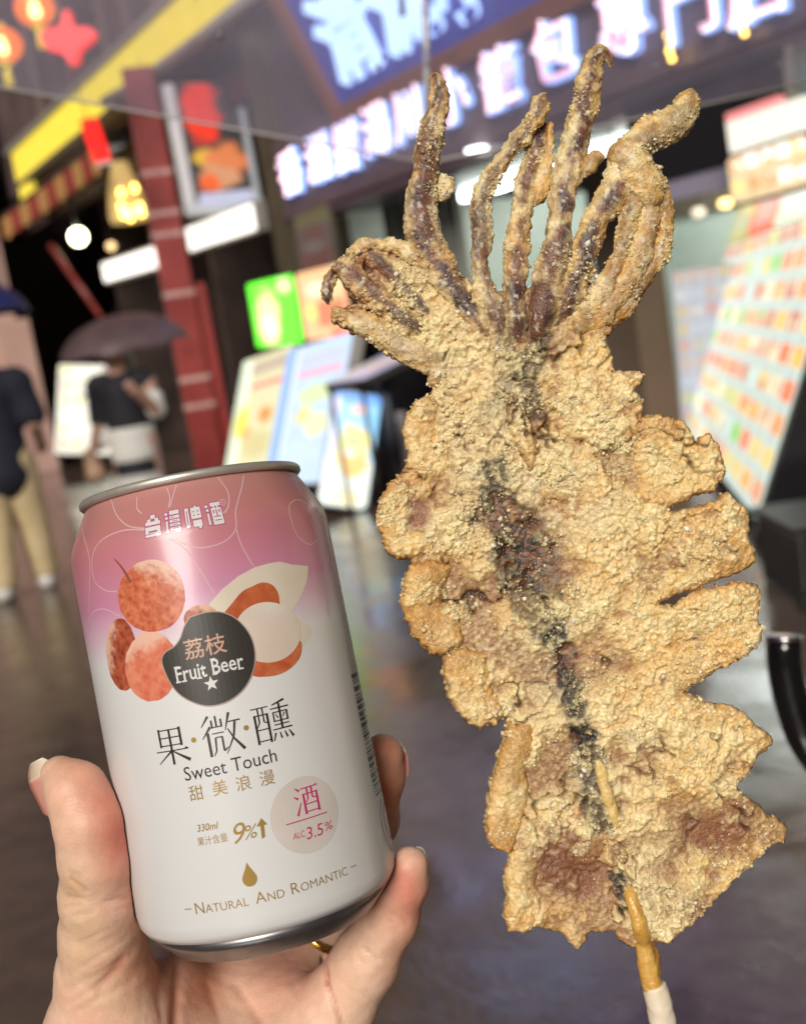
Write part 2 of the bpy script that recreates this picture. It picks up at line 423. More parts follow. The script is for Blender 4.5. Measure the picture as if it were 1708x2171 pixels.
M_plum = mat('plum_panel', (0.075, 0.05, 0.07), 0.45, col2=(0.11, 0.07, 0.085), scale=3)
M_lilac = mat('lilac_band', (0.1, 0.07, 0.09), 0.4, col2=(0.14, 0.095, 0.1), scale=2)
M_navy = mat('navy_soffit', (0.02, 0.02, 0.06), 0.25, col2=(0.03, 0.028, 0.08), scale=2)
M_mint = mat('mint_wall', (0.5, 0.55, 0.5), 0.6, col2=(0.62, 0.66, 0.6), scale=1.4)
M_taupe = mat('taupe_column', (0.12, 0.085, 0.06), 0.6, col2=(0.16, 0.115, 0.08), scale=2)
M_dark = mat('dark_timber', (0.03, 0.02, 0.017), 0.6, col2=(0.075, 0.046, 0.038), scale=2)
M_brown = mat('mauve_facade', (0.085, 0.055, 0.055), 0.7, col2=(0.15, 0.1, 0.095), scale=1.2)
M_red = mat('red_lacquer', (0.2, 0.022, 0.02), 0.35, col2=(0.3, 0.045, 0.04), scale=3)
M_red2 = mat('bright_red_board', (0.3, 0.025, 0.02), 0.45, col2=(0.22, 0.02, 0.018), scale=3)
M_white_paint = mat('white_paint', (0.6, 0.57, 0.54), 0.5, col2=(0.7, 0.68, 0.65), scale=6)
M_pink = mat('pink_plaster', (0.52, 0.32, 0.26), 0.8, col2=(0.62, 0.4, 0.34), scale=1.5)
M_yellow = mat('yellow_board', (0.78, 0.6, 0.045), 0.45, col2=(0.84, 0.68, 0.08), scale=4, emis=(0.9, 0.74, 0.08), es=0.3)  # low emission added so the dimly lit beam looks bright
M_grey = mat('grey_trim', (0.25, 0.24, 0.21), 0.5, col2=(0.32, 0.3, 0.27), scale=6)
M_black = mat('black_enamel', (0.008, 0.008, 0.01), 0.25, col2=(0.014, 0.013, 0.015), scale=5)
M_olive = mat('olive_pilaster', (0.06, 0.05, 0.03), 0.6, col2=(0.1, 0.08, 0.05), scale=3)
E_white = emit('white_lamp', (1.0, 0.97, 0.9), 6.0)
E_tube = emit('cool_tube', (0.9, 1.0, 0.95), 11.0)

# frame of a facade: local x runs from the camera's left to right (against S), y up, z out to the street
def fac(u, n, z):
    return frame(unz(u, n, z), -S, UP)
def fbox(name, m, parent, u0, u1, n0, n1, z0, z1, bev=0.0):
    """box between street coordinates u0<u1, n0<n1, z0<z1"""
    return box(name, m, parent, fac(u1, n1, z0), 0, u1 - u0, 0, z1 - z0, n0 - n1, 0, bev)

# --- the bright shop
shop = empty('dumpling_shop', unz(5.5, -6.5, 0))
tag(shop, 'bright open shop with pale mint walls under a lilac fascia', 'shop')
fbox('fascia', M_lilac, shop, 1.6, 8.72, -4.9, -4.62, 2.4, 3.06)
fbox('upper_wall', M_plum, shop, 1.6, 8.72, -5.0, -4.75, 3.06, 6.6)
fbox('soffit', M_navy, shop, 1.6, 8.72, -6.6, -4.91, 2.38, 2.5)
fbox('soffit_edge', M_plum, shop, 1.6, 8.72, -4.905, -4.64, 2.33, 2.397)
fbox('ceiling', M_mint, shop, 1.6, 8.6, -9.0, -6.605, 2.55, 2.65)
fbox('back_wall', M_mint, shop, 1.6, 8.6, -9.2, -9.0, 0, 2.6)
fbox('side_wall', M_mint, shop, 8.4, 8.6, -8.995, -5.0, 0.004, 2.375)
fbox('pilaster', M_olive, shop, 8.28, 8.72, -4.995, -4.65, 0.004, 2.325)
fbox('pilaster', M_olive, shop, 8.725, 9.0, -4.98, -4.62, 0.004, 4.2)
for u in (7.9, 7.72, 7.54, 7.36, 7.18, 7.0):
    fbox('shutter_slat', mat('grey_shutter', (0.2, 0.21, 0.18), 0.5, col2=(0.27, 0.28, 0.25), scale=4) if u == 7.9 else bpy.data.materials['grey_shutter'],
         shop, u, u + 0.15, -5.3 + 0.02 * (u * 50 % 3), -5.2, 0.05, 2.37)
fbox('counter', mat('steel_counter', (0.3, 0.3, 0.29), 0.35, 0.6), shop, 5.6, 7.0, -8.6, -8.1, 0.004, 0.95)
fbox('menu_rail', M_taupe, shop, 2.4, 8.3, -8.99, -8.93, 2.0, 2.2)
for i, (x, y) in enumerate(((1290, 238), (1075, 262), (1010, 335))):
    p = hit(x, y, -6.0); u = p.dot(S)
    fbox('tube_light', E_tube, shop, u - 0.45, u + 0.3, -6.06, -5.9, 2.33, 2.379)
for u in (2.6, 4.2, 5.8, 7.4):  # extra rows of ceiling tubes, added to brighten the interior
    for n in (-7.2, -8.3):
        fbox('tube_light', E_tube, shop, u - 0.6, u + 0.6, n - .1, n + .1, 2.5, 2.549)
for x, y in ((1385, 200), (1500, 160), (1680, 95), (1120, 285), (1010, 318)):
    r = ray(x, y); p = CAMP + r * ((2.372 - CAM_H) / r.z)
    o = link('downlight', lathe_mesh('downlight', [(0.055, -0.012), (0.055, 0.0), (0.07, 0.0), (0.07, 0.007)], 20), E_tube, shop, Matrix.Translation(p))
# column inside, taupe
p = hit(1275, 700, -5.9); q = hit(1350, 700, -5.9)
col_o = fbox('taupe_column', M_taupe, None, q.dot(S), p.dot(S), -6.25, -5.9, 0.004, 2.37)
tag(col_o, 'plain taupe square column just left of the big bill of fare', 'column')

# --- fascia lettering, one part per character
sign = empty('neon_sign', unz(6.3, -4.6, 2.7)); tag(sign, 'row of glowing white and pink channel letters along the shop fascia', 'sign')
E_face = emit('letter_face', (1.0, 0.9, 0.97), 3.2)
E_core = emit('letter_core', (1.0, 0.38, 0.5), 1.6)
E_side = emit('letter_side', (0.3, 0.48, 1.0), 1.7)
chars = [('香', 620, 372), ('洲', 680, 342), ('鮮', 742, 318), ('湯', 803, 282), ('川', 872, 250), ('小', 962, 212), ('籠', 1066, 176), ('包', 1180, 116), ('專', 1326, 55), ('門', 1468, 12), ('店', 1610, -28)]
for ch, x, y in chars:
    p = hit(x, y, -4.58)
    bm = text_bm(ch, 0.385, bold=0.02, extrude=0.05)
    o = link('letter', from_bm(bm, 'letter'), E_side, sign, frame(p, -S, UP))
    bm = text_bm(ch, 0.385, bold=0.004, extrude=0.004)
    link('letter_face', from_bm(bm, 'letter_face'), E_face, o, frame(p + N * 0.035, -S, UP))
    bm = text_bm(ch, 0.38, bold=-0.012, extrude=0.003)
    link('letter_core', from_bm(bm, 'letter_core'), E_core, o, frame(p + N * 0.042, -S, UP))

# --- the slanted blue sign above
bl, tl = hit(722, 222, -4.55), hit(618, -6, -4.22)
SM = frame(bl, -S, tl - bl)
bs = empty('blue_sign', mw=SM); tag(bs, 'slanted deep blue signboard with pale blue neon characters and orange frame', 'sign')
W_, H_ = 5.0, 1.35
M_blue = mat('blue_signboard', (0.022, 0.03, 0.17), 0.35, col2=(0.03, 0.045, 0.22), scale=3, emis=(0.05, 0.07, 0.4), es=0.28)
box('panel', M_blue, bs, SM, 0.0, W_, 0.0, H_, -0.08, 0.0)
M_or = mat('orange_frame', (0.32, 0.12, 0.07), 0.5, col2=(0.26, 0.1, 0.07), scale=4)
box('frame_bar', M_or, bs, SM, -0.12, 0.0, -0.12, H_, -0.1, 0.05)
box('frame_bar', M_or, bs, SM, 0.003, W_, -0.12, 0.0, -0.1, 0.05)
E_blue = emit('pale_blue_neon', (0.42, 0.62, 1.0), 1.9)
for ch, x, y, sz in (('清', 748, 78, 0.66), ('流', 858, 8, 0.66), ('小', 985, -52, 0.6)):
    r = ray(x, y); nrm = SM.to_3x3() @ Vector((0, 0, 1)); p = CAMP + r * ((bl - CAMP).dot(nrm) / r.dot(nrm))
    bm = text_bm(ch, sz, bold=0.03, extrude=0.03)
    Mx = SM.copy(); Mx.translation = p + nrm * 0.05
    o = link('character', from_bm(bm, 'character'), E_blue, bs, Mx)

# --- poster between the shutters and the pilaster
def px_panel(bl, br, tl, nb, nt):
    a, b, c = hit(*bl, nb), hit(*br, nb), hit(*tl, nt)
    return frame(a, b - a, c - a), (b - a).length, (c - a).dot((c - a - (b - a).normalized() * (c - a).dot((b - a).normalized())).normalized())
def lightbox(name, label, cat, m_fun, M, w, h, t, back=None, group=None, r=0.04, legs=0.0):
    o = empty(name, mw=M); tag(o, label, cat, group)
    rounded_panel('housing', back or M_black, o, M @ Matrix.Translation((-0.015, -0.015, -0.012)), w + 0.03, h + 0.03, t, r)
    rounded_panel('lit_sheet', m_fun(w, h), o, M, w, h, 0.010, r * 0.8)
    if legs > 0:
        for x in (0.06, w - 0.06):
            a = M @ Vector((x, 0, -t * 0.6)); link('leg', tube_mesh('leg', [a, Vector((a.x, a.y, 0.0))], 0.015, 8), back or M_black, o, Matrix.Identity(4))
    return o
M_, w_, h_ = px_panel((642, 592), (715, 578), (628, 452), -4.63, -4.63)
lightbox('food_poster', 'faded yellow and red poster on the olive pilaster under the neon letters', 'poster',
         lambda w, h: poster('faded_poster', (0.32, 0.2, 0.16), [('r', .5, .88, .5, .12, (0.42, 0.36, 0.1)), ('e', .5, .62, .3, .14, (0.45, .12, .1)), ('e', .5, .25, .45, .25, (0.42, .09, .06)), ('e', .45, .45, .3, .1, (.5, .4, .36))], w, h, 0.12), M_, w_, h_, 0.04, M_olive)

# --- the dark arcade next door
arc = empty('arcade_house', unz(13, -6, 0)); tag(arc, 'dark timber arcade building behind the red column', 'building')
fbox('back_wall', M_dark, arc, 9.0, 26.0, -7.2, -7.0, 0.004, 7.5)
fbox('end_wall', M_dark, arc, 22.5, 22.7, -6.99, 6.0, 0.004, 7.5)
fbox('upper_wall', M_brown, arc, 8.73, 19.0, -5.0, -4.75, 4.205, 7.5)
fbox('ceiling', M_dark, arc, 9.01, 19.0, -6.99, -5.01, 4.3, 4.4)
for u in (12.6, 14.4, 16.2):
    fbox('partition', M_dark, arc, u, u + 0.12, -6.98, -5.6, 0.004, 4.29)
for u in (13.4, 15.2):
    fbox('door_panel', M_olive, arc, u, u + 0.7, -6.99, -6.9, 0.004, 2.3)
fbox('lintel', M_dark, arc, 9.02, 19.0, -5.2, -4.98, 3.7, 4.0)
for x in (40, 120, 205, 260, 330):
    p = hit(x, 20, -4.7); fbox('window_mullion', mat('mauve_trim', (0.2, 0.14, 0.13), 0.6) if x == 40 else bpy.data.materials['mauve_trim'], arc, p.dot(S) - 0.05, p.dot(S) + 0.05, -4.749, -4.69, 4.7, 6.6)

def column_at(x, y, d, name): return at(x, y, d)
# red column with pale bands
cb = ground(462, 1042); cb.z = 0
rc = empty('red_column', cb); tag(rc, 'tall dull red column with pale rings behind the can', 'column')
cd = (cb - CAMP); cd.z = 0; cd.normalize(); cr = Vector((cd.y, -cd.x, 0))
CF = frame(cb, cr, UP)
box('shaft', M_red, rc, CF, -0.17, 0.13, 0, 4.1, -0.3, 0.0, 0.02)
box('side_board', M_red2, rc, CF, 0.133, 0.24, 0.2, 2.05, -0.25, -0.06)
M_band = mat('pale_band', (0.4, 0.2, 0.19), 0.4, col2=(0.55, 0.36, 0.34), scale=20)
for z in (0.85, 1.12, 1.95, 2.52, 2.72, 3.1):
    box('ring', M_band, rc, CF, -0.174, 0.134, z, z + 0.05, -0.304, 0.004)
# projecting picture sign that faces up the street
def hit_u(x, y, u):
    r = ray(x, y); return CAMP + r * ((u - S.dot(CAMP)) / S.dot(r))
def perp_panel(bl, br, tl, u):
    a, b, c = hit_u(*bl, u), hit_u(*br, u), hit_u(*tl, u)
    x = (b - a).normalized(); return frame(a, b - a, c - a), (b - a).length, ((c - a) - x * (c - a).dot(x)).length
M_, w_, h_ = perp_panel((398, 455), (556, 440), (352, 180), 10.2)
lightbox('picture_sign', 'projecting sign with red and orange dish picture right of the red column', 'sign',
         lambda w, h: poster('dish_picture', (0.022, 0.018, 0.018), [('r', .06, .5, .07, .6, (.5, .45, .44)), ('r', .97, .5, .05, .6, (.32, .32, .33)), ('r', .5, .04, .5, .05, (.4, .4, .4)), ('e', .42, .8, .24, .3, (.75, .02, .0)), ('e', .38, .43, .2, .08, (.65, .36, .03)), ('e', .62, .38, .27, .17, (.62, .17, .05)), ('e', .5, .27, .3, .1, (.55, .25, .12)), ('e', .36, .23, .14, .08, (.75, .1, .01)), ('r', .55, .1, .36, .055, (.45, .45, .58))], w, h, 0.75), M_, w_, h_, 0.1, M_white_paint)
M_, w_, h_ = perp_panel((238, 338), (292, 330), (205, 190), 14.6)
lightbox('picture_sign', 'small red and grey projecting sign left of the red column', 'sign',
         lambda w, h: poster('small_picture', (0.22, 0.02, 0.015), [('r', .5, .12, .5, .14, (.3, .27, .25)), ('e', .35, .55, .3, .2, (.4, .2, .03))], w, h, 0.45), M_, w_, h_, 0.1, M_brown)
# white light boxes under the signs
E_box = emit('warm_white_sheet', (1.0, 0.93, 0.84), 1.6)
for k, (bl, br, tl, lab) in enumerate((((402, 533), (541, 487), (393, 485), 'long glowing white light box below the dish picture sign'), ((222, 598), (338, 565), (216, 560), 'long glowing white light box left of the red column'))):
    M_, w_, h_ = px_panel(bl, br, tl, -4.75, -4.75)
    o = empty('light_box', mw=M_); tag(o, lab, 'light box', 'white light boxes')
    rounded_panel('housing', M_grey, o, M_ @ Matrix.Translation((-.03, -.03, -.015)), w_ + .06, h_ + .06, 0.12, 0.03)
    rounded_panel('lit_sheet', E_box, o, M_, w_, h_, 0.012, 0.02)
    for q in range(1, 12):
        box('sheet_rib', M_white_paint, o, M_, w_ * q / 12 - .004, w_ * q / 12 + .004, 0.01, h_ - 0.01, 0.0005, 0.006)

# amber bulb cluster, round lamp, lanterns
E_amber = emit('amber_bulb', (1.0, 0.62, 0.1), 9.0)
bc = at(268, 425, 13.3)
cl = empty('bulb_cluster', bc + UP * 0.45); tag(cl, 'hanging cluster of amber bulbs left of the red column', 'lamp')
E_glow = emit('straw_shade', (0.75, 0.5, 0.18), 0.55)
link('shade', lathe_mesh('shade', [(0.05, 0.42), (0.1, 0.4), (0.2, 0.05), (0.24, -0.22), (0.22, -0.3)], 24, cap=False), E_glow, cl, Matrix.Translation(bc + UP * 0.05))
for k, (x, y) in enumerate(((286, 400), (257, 410), (258, 440), (272, 450), (262, 456), (298, 440), (301, 452), (290, 446), (277, 462))):
    link('bulb', lathe_mesh('bulb', [(0.004, 0.06), (0.018, 0.05), (0.03, 0.02), (0.034, -0.005), (0.026, -0.03), (0.004, -0.04)], 12), E_amber, cl, Matrix.Translation(at(x, y, 13.0)))
link('cord', tube_mesh('cord', [bc + UP * 0.4, bc + UP * 1.6], 0.008, 6), M_black, cl, Matrix.Identity(4))
lp = at(166, 502, 14.5)
rl = empty('round_lamp', lp); tag(rl, 'round glaring yellowish white lamp in the dark arcade', 'lamp')
link('globe', lathe_mesh('globe', [(0.004, -0.11)] + [(0.11 * math.sin(a), -0.11 * math.cos(a)) for a in np.linspace(0.2, 2.9, 12)] + [(0.004, 0.11)], 24), emit('lamp_globe', (1.0, 0.95, 0.6), 14.0), rl, Matrix.Translation(lp))
link('stem', tube_mesh('stem', [lp + UP * 0.1, lp + UP * 0.9], 0.02, 8), M_black, rl, Matrix.Identity(4))
lp = at(236, 522, 14.0)
wl = empty('wall_lamp', lp); tag(wl, 'dim amber wall lamp between the round lamp and the long light box', 'lamp')
link('globe', lathe_mesh('globe', [(0.004, -0.06), (0.05, -0.03), (0.06, 0.0), (0.05, 0.03), (0.004, 0.06)], 16), emit('dim_amber', (1.0, .65, .3), 1.8), wl, Matrix.Translation(lp))
link('bracket', tube_mesh('bracket', [lp, lp - N * 0.4], 0.012, 6), M_black, wl, Matrix.Identity(4))

def lantern(x, y, d, r, label):
    c = at(x, y, d); o = empty('paper_lantern', c + UP * r); tag(o, label, 'lantern', 'orange paper lanterns')
    m = bpy.data.materials.get('lantern_paper') or emit('lantern_paper', (1.0, 0.2, 0.03), 1.35)
    prof = []
    for k in range(25):
        a = 0.25 + (math.pi - 0.5) * k / 24; prof.append((r * math.sin(a) * (1 + 0.025 * math.cos(k * math.pi)), -0.86 * r * math.cos(a)))
    link('shade', lathe_mesh('shade', prof, 32), m, o, Matrix.Translation(c))
    mb = bpy.data.materials.get('lantern_heart') or emit('lantern_heart', (1.0, 0.62, 0.2), 5.0)
    link('lamp_heart', lathe_mesh('lamp_heart', [(0.004, -r * .5), (r * .3, -r * .35), (r * .34, 0), (r * .3, r * .35), (r * .004, r * .5)], 16), mb, o, Matrix.Translation(c + (CAMP - c).normalized() * r * 0.75))
    for s in (-1, 1): link('cap', lathe_mesh('cap', [(r * .32, -.02), (r * .32, .02)], 20), M_yellow, o, Matrix.Translation(c + UP * s * r * .86))
    link('tassel', lathe_mesh('tassel', [(0.012, 0), (0.03, -0.08), (0.035, -r * 1.1)], 10), M_yellow, o, Matrix.Translation(c - UP * r * .87))
lantern(74, 18, 9.6, 0.17, 'orange paper lantern hanging nearest the red star lantern')
lantern(4, 96, 9.0, 0.165, 'orange paper lantern cut off by the left edge')
def star_lantern():
    M = frame(at(145, 88, 9.3), (CM.to_3x3() @ Vector((1, 0, 0))), UP)
    o = empty('star_lantern', mw=M); tag(o, 'flat bright red star shaped lantern beside the yellow beam', 'lantern')
    out = [(-.02, .24), (.03, .24), (.045, .15), (.09, .1), (.17, .11), (.235, .08), (.24, .03), (.16, -.03), (.1, -.08), (.08, -.17), (.03, -.2), (-.04, -.1), (-.1, -.08), (-.17, -.07), (-.225, 0), (-.22, .06), (-.16, .1), (-.07, .1), (-.035, .15)]
    bm = bmesh.new(); f = bm.faces.new([bm.verts.new((x, y, -0.05)) for x, y in out])
    g = bmesh.ops.extrude_face_region(bm, geom=[f]); bmesh.ops.translate(bm, verts=[e for e in g['geom'] if isinstance(e, bmesh.types.BMVert)], vec=(0, 0, 0.1))
    link('star', from_bm(bm, 'star'), emit('red_glow', (1.0, 0.018, 0.012), 1.25), o, M)
    link('cord', tube_mesh('cord', [(0, .24, 0), (0, 1.2, 0)], 0.006, 6), M_black, o, M)
star_lantern()
M_, w_, h_ = perp_panel((203, 346), (236, 338), (180, 252), 9.7)
o = empty('hanging_tag', mw=M_); tag(o, 'upright bright red hanging tag below the yellow beam', 'tag')
rounded_panel('sheet', bpy.data.materials['red_glow'], o, M_, w_, h_, 0.02, 0.02)
box('hem_bar', M_white_paint, o, M_, 0.0, w_, -0.03, -0.001, -0.02, 0.005)
link('cord', tube_mesh('cord', [(w_ / 2, h_, -.01), (w_ / 2, h_ + .8, -.01)], 0.005, 6), M_black, o, M_)

# yellow beam with trims, scalloped valance
yb = empty('yellow_beam', unz(12.4, -4.5, 4.3)); tag(yb, 'long bright yellow beam with grey trims above the arcade', 'beam')
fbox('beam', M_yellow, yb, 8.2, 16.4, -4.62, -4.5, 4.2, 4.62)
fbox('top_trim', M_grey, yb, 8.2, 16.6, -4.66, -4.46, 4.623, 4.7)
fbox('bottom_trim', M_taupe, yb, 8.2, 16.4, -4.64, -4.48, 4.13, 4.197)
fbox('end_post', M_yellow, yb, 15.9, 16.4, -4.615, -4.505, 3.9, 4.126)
gu = empty('gutter_pipe', hit(420, 84, -4.3)); tag(gu, 'pale grey gutter pipe running under the yellow beam', 'pipe')
gp = [hit(222, 216, -4.42), hit(300, 172, -4.4), hit(420, 84, -4.3), hit(560, -30, -4.2)]
link('pipe', tube_mesh('pipe', gp, 0.055, 12), mat('pale_pipe', (0.42, 0.38, 0.33), 0.5), gu, Matrix.Identity(4))
for p in gp[1:3]: link('clip', lathe_mesh('clip', [(0.07, -0.02), (0.07, 0.02)], 12), M_grey, gu, Matrix.Translation(p))
va = empty('awning_valance', hit(90, 400, -4.5)); tag(va, 'scalloped awning valance striped red and yellow below the yellow beam', 'awning')
M_scy = mat('valance_yellow', (0.5, 0.27, 0.09), 0.7); M_scr = mat('valance_red', (0.3, 0.035, 0.03), 0.7)
for k in range(15):
    t0 = k / 14; x = -70 + t0 * 260; y = 525 - t0 * 205
    a = hit(x, y, -4.45); b = hit(x + 260 / 14.0 * 0.97, y - 205 / 14.0 * 0.97, -4.45)
    w = (b - a).length; h = 0.32; pts = [(0, 0), (0, -h * .6)] + [(w / 2 - w / 2 * math.cos(q), -h * .6 - h * .4 * math.sin(q)) for q in np.linspace(0.3, 2.84, 7)] + [(w, -h * .6), (w, 0)]
    bm = bmesh.new(); f = bm.faces.new([bm.verts.new((px, py, 0)) for px, py in pts]); g = bmesh.ops.extrude_face_region(bm, geom=[f])
    bmesh.ops.translate(bm, verts=[e for e in g['geom'] if isinstance(e, bmesh.types.BMVert)], vec=(0, 0, 0.012))
    link('scallop', from_bm(bm, 'scallop'), M_scr if k % 2 else M_scy, va, frame(a, b - a, UP))
a = hit(-90, 535, -4.45); b = hit(190, 318, -4.45)
link('rail', tube_mesh('rail', [a, b], 0.03, 8), M_dark, va, Matrix.Identity(4))
lpole = link('leaning_pole', tube_mesh('leaning_pole', [at(108, 520, 14), at(215, 672, 13.6)], 0.035, 10), M_red)
tag(lpole, 'thin red pole leaning across the dark arcade above the plum umbrella', 'pole')

# pink building at the end
pb = empty('pink_house', hit_u(60, 990, 17.2)); tag(pb, 'pink plastered building with a stepped pier at the left edge', 'building')
p1 = hit_u(128, 995, 17.2); n1 = p1.dot(N)
fbox('pier', M_pink, pb, 17.2, 18.4, n1, n1 + 0.5, 0.0, 2.35)
fbox('wall', M_pink, pb, 17.35, 22.0, n1 + 0.15, n1 + 7.0, 0.0, 4.0)
fbox('upper_wall', M_brown, pb, 17.4, 22.0, n1 + 0.1, n1 + 7.0, 4.003, 7.5)
fbox('shutter', mat('mauve_shutter', (0.3, 0.2, 0.18), 0.6, col2=(0.36, 0.25, 0.22), scale=5), pb, 17.345, 17.5, n1 + 0.2, n1 + 0.8, 2.45, 3.55)

# distant menu board
M_ = frame(at(116, 962, 15.6), CM.to_3x3() @ Vector((1, 0, 0)) + N * 0.1, at(122, 772, 15.7) - at(116, 962, 15.6)); w_ = 0.88; h_ = 1.3
lightbox('menu_board', 'glowing cream bill of fare under the plum umbrella', 'sign',
         lambda w, h: menu('cream_menu', (0.85, 0.83, 0.66), [(.8, .5, .3), (.85, .8, .25), (.8, .62, .55), (.75, .75, .3), (.9, .85, .8)], w, h, 4, 6, 0.75, 0.75), M_, w_, h_, 0.08, M_dark, legs=1)

# --- lit menu boxes in front of the shop, left group
M_, w_, h_ = px_panel((546, 737), (641, 726), (529, 602), -4.5, -4.5)
lightbox('light_box', 'bright green light box with a pale dish on it', 'light box',
         lambda w, h: poster('green_sheet', (0.1, 0.85, 0.02), [('e', .36, .42, .26, .46, (.75, .8, .3)), ('e', .8, .86, .16, .12, (.6, .9, .3)), ('e', .35, .3, .16, .2, (.9, .85, .5))], w, h, 1.25), M_, w_, h_, 0.12, group='menu light boxes')
M_, w_, h_ = px_panel((649, 722), (746, 709), (632, 580), -4.5, -4.5)
lightbox('light_box', 'orange and red light box beside the green one', 'light box',
         lambda w, h: poster('orange_sheet', (0.95, .5, .25), [('e', .25, .4, .2, .12, (1, .75, .2)), ('r', .65, .35, .3, .18, (.95, .22, .12)), ('e', .4, .72, .25, .12, (.75, .75, .55)), ('e', .8, .8, .2, .2, (1, .6, .3)), ('r', .8, .05, .2, .05, (.9, .1, .05))], w, h, 0.85), M_, w_, h_, 0.12, group='menu light boxes')
M_, w_, h_ = px_panel((470, 1035), (572, 1022), (563, 750), -3.95, -4.45)
lightbox('menu_board', 'tilted yellow green menu board left of the blue one', 'sign',
         lambda w, h: poster('yellow_menu', (0.75, .72, .42), [('r', .12, .5, .13, .6, (.85, .95, .7)), ('r', .2, .5, .02, .6, (1, 1, .8)), ('r', .62, .76, .34, .02, (.85, .25, .2)), ('e', .68, .52, .14, .07, (.85, .32, .08)), ('e', .2, .5, .15, .14, (.85, .85, .1)), ('r', .6, .9, .36, .05, (.55, .45, .33)), ('e', .6, .3, .3, .1, (.7, .62, .3)), ('e', .35, .4, .12, .06, (.8, .5, .2))], w, h, 0.7), M_, w_, h_, 0.1, M_taupe, group='tilted menu boards')
M_, w_, h_ = px_panel((558, 1030), (690, 1020), (635, 737), -3.9, -4.4)
lightbox('menu_board', 'tilted pale blue menu board behind the small noodle board', 'sign',
         lambda w, h: poster('blue_menu', (0.55, .7, .92), [('r', .09, .5, .1, .6, (.3, .5, .95)), ('r', .2, .5, .02, .6, (.95, .98, 1)), ('r', .6, .78, .34, .018, (.95, .35, .4)), ('r', .6, .88, .34, .04, (.6, .62, .8)), ('e', .6, .62, .3, .08, (.7, .85, .45)), ('e', .45, .48, .14, .07, (.85, .75, .3)), ('e', .7, .4, .2, .1, (.8, .8, .5)), ('e', .5, .22, .3, .08, (.6, .75, .75))], w, h, 0.72), M_, w_, h_, 0.1, M_grey, group='tilted menu boards')
M_, w_, h_ = px_panel((688, 813), (772, 800), (722, 752), -3.7, -4.5)
lightbox('menu_board', 'low slanted lilac menu sheet behind the small noodle board', 'sign',
         lambda w, h: poster('lilac_menu', (0.5, .5, .68), [('e', .6, .45, .3, .25, (.8, .55, .5)), ('r', .5, .9, .5, .1, (.25, .35, .8)), ('e', .2, .3, .15, .2, (.6, .55, .5))], w, h, 0.5), M_, w_, h_, 0.05, M_black, legs=1)
a, b, c = at(674, 1066, 8.25), at(775, 1080, 8.25), at(656, 826, 8.4)
M_ = frame(a, b - a, c - a); w_ = (b - a).length; h_ = (c - a).length
lightbox('noodle_board', 'small upright board with noodle bowl on sky blue', 'sign',
         lambda w, h: poster('noodle_sheet', (0.28, .62, .92), [('r', .5, .2, .5, .2, (.8, .88, .8)), ('r', .5, .97, .5, .06, (.1, .35, .85)), ('e', .6, .86, .18, .05, (.85, .5, .45)), ('e', .56, .5, .42, .24, (.95, .82, .3)), ('e', .6, .38, .34, .12, (.95, .5, .12)), ('e', .55, .57, .22, .06, (.5, .85, .3)), ('e', .5, .47, .15, .05, (.95, .75, .6)), ('e', .55, .08, .4, .08, (.9, .8, .45)), ('r', .1, .55, .06, .4, (.8, .7, .95))], w, h, 0.8), M_, w_, h_, 0.1, group='menu light boxes', r=0.06)
# dark drinks cabinet
dc = empty('drinks_cabinet', hit(820, 960, -4.7)); dc.location.z = 0
tag(dc, 'tall black cabinet with pale bottles right of the noodle board', 'cabinet')
p = hit(770, 800, -4.75); q = hit(905, 800, -4.75); ua, ub = q.dot(S), p.dot(S)
fbox('body', M_black, dc, ua, ub, -5.5, -4.8, 0.004, 1.75, 0.01)
for f_, z0, z1, c in ((0.08, .35, 1.2, (.1, .12, .16)), (0.2, .4, 1.1, (.16, .18, .22)), (0.42, .5, .95, (.55, .5, .5)), (0.34, .3, .5, (.2, .14, .1))):
    fbox('shelf_strip', mat('strip', c, 0.3), dc, ub - (ub - ua) * f_ - .08, ub - (ub - ua) * f_, -4.805, -4.76, z0, z1)
fbox('plinth', M_taupe, dc, ua + .05, ub - .05, -5.4, -4.79, 0.0, 0.18)

# --- the big boards on the right
a = at(1447, 906, 8.9); b = at(1575, 893, 8.7); c = at(1405, 582, 8.95)
M_ = frame(a, b - a, c - a); w_, h_ = (b - a).length, (c - a).length
lightbox('menu_board', 'upright white bill of fare partly behind the big leaning one', 'sign',
         lambda w, h: menu('white_menu', (0.7, 0.75, 0.83), [(.85, .45, .4), (.85, .7, .35), (.6, .8, .5), (.8, .6, .5), (.85, .85, .85)], w, h, 4, 9, 0.66, 0.7), M_, w_, h_, 0.08, M_white_paint, legs=1)
p00, p10 = ground(1434, 893, 0.12), ground(1601, 1099, 0.12)
ed = (p10 - p00); el = ed.length; edn = ed.normalized()
r = ray(1541, 522); p01 = CAMP + r * ((p00 - CAMP).dot(edn) / r.dot(edn))
M_ = frame(p00, ed, p01 - p00); hb = (p01 - p00).length
bb = lightbox('menu_board', 'big leaning bill of fare with rows of colourful dishes and red header', 'sign',
              lambda w, h: menu('big_menu', (0.62, 0.74, 0.68), [(.95, .16, .02), (.95, .52, .03), (.85, .28, .08), (.18, .62, .04), (.85, .62, .16), (.62, .12, .04), (.95, .85, .5), (.75, .33, .16)], w, h, 12, 9, 0.95, 0.95), M_, el, hb, 0.16, M_black)
hh = 0.3
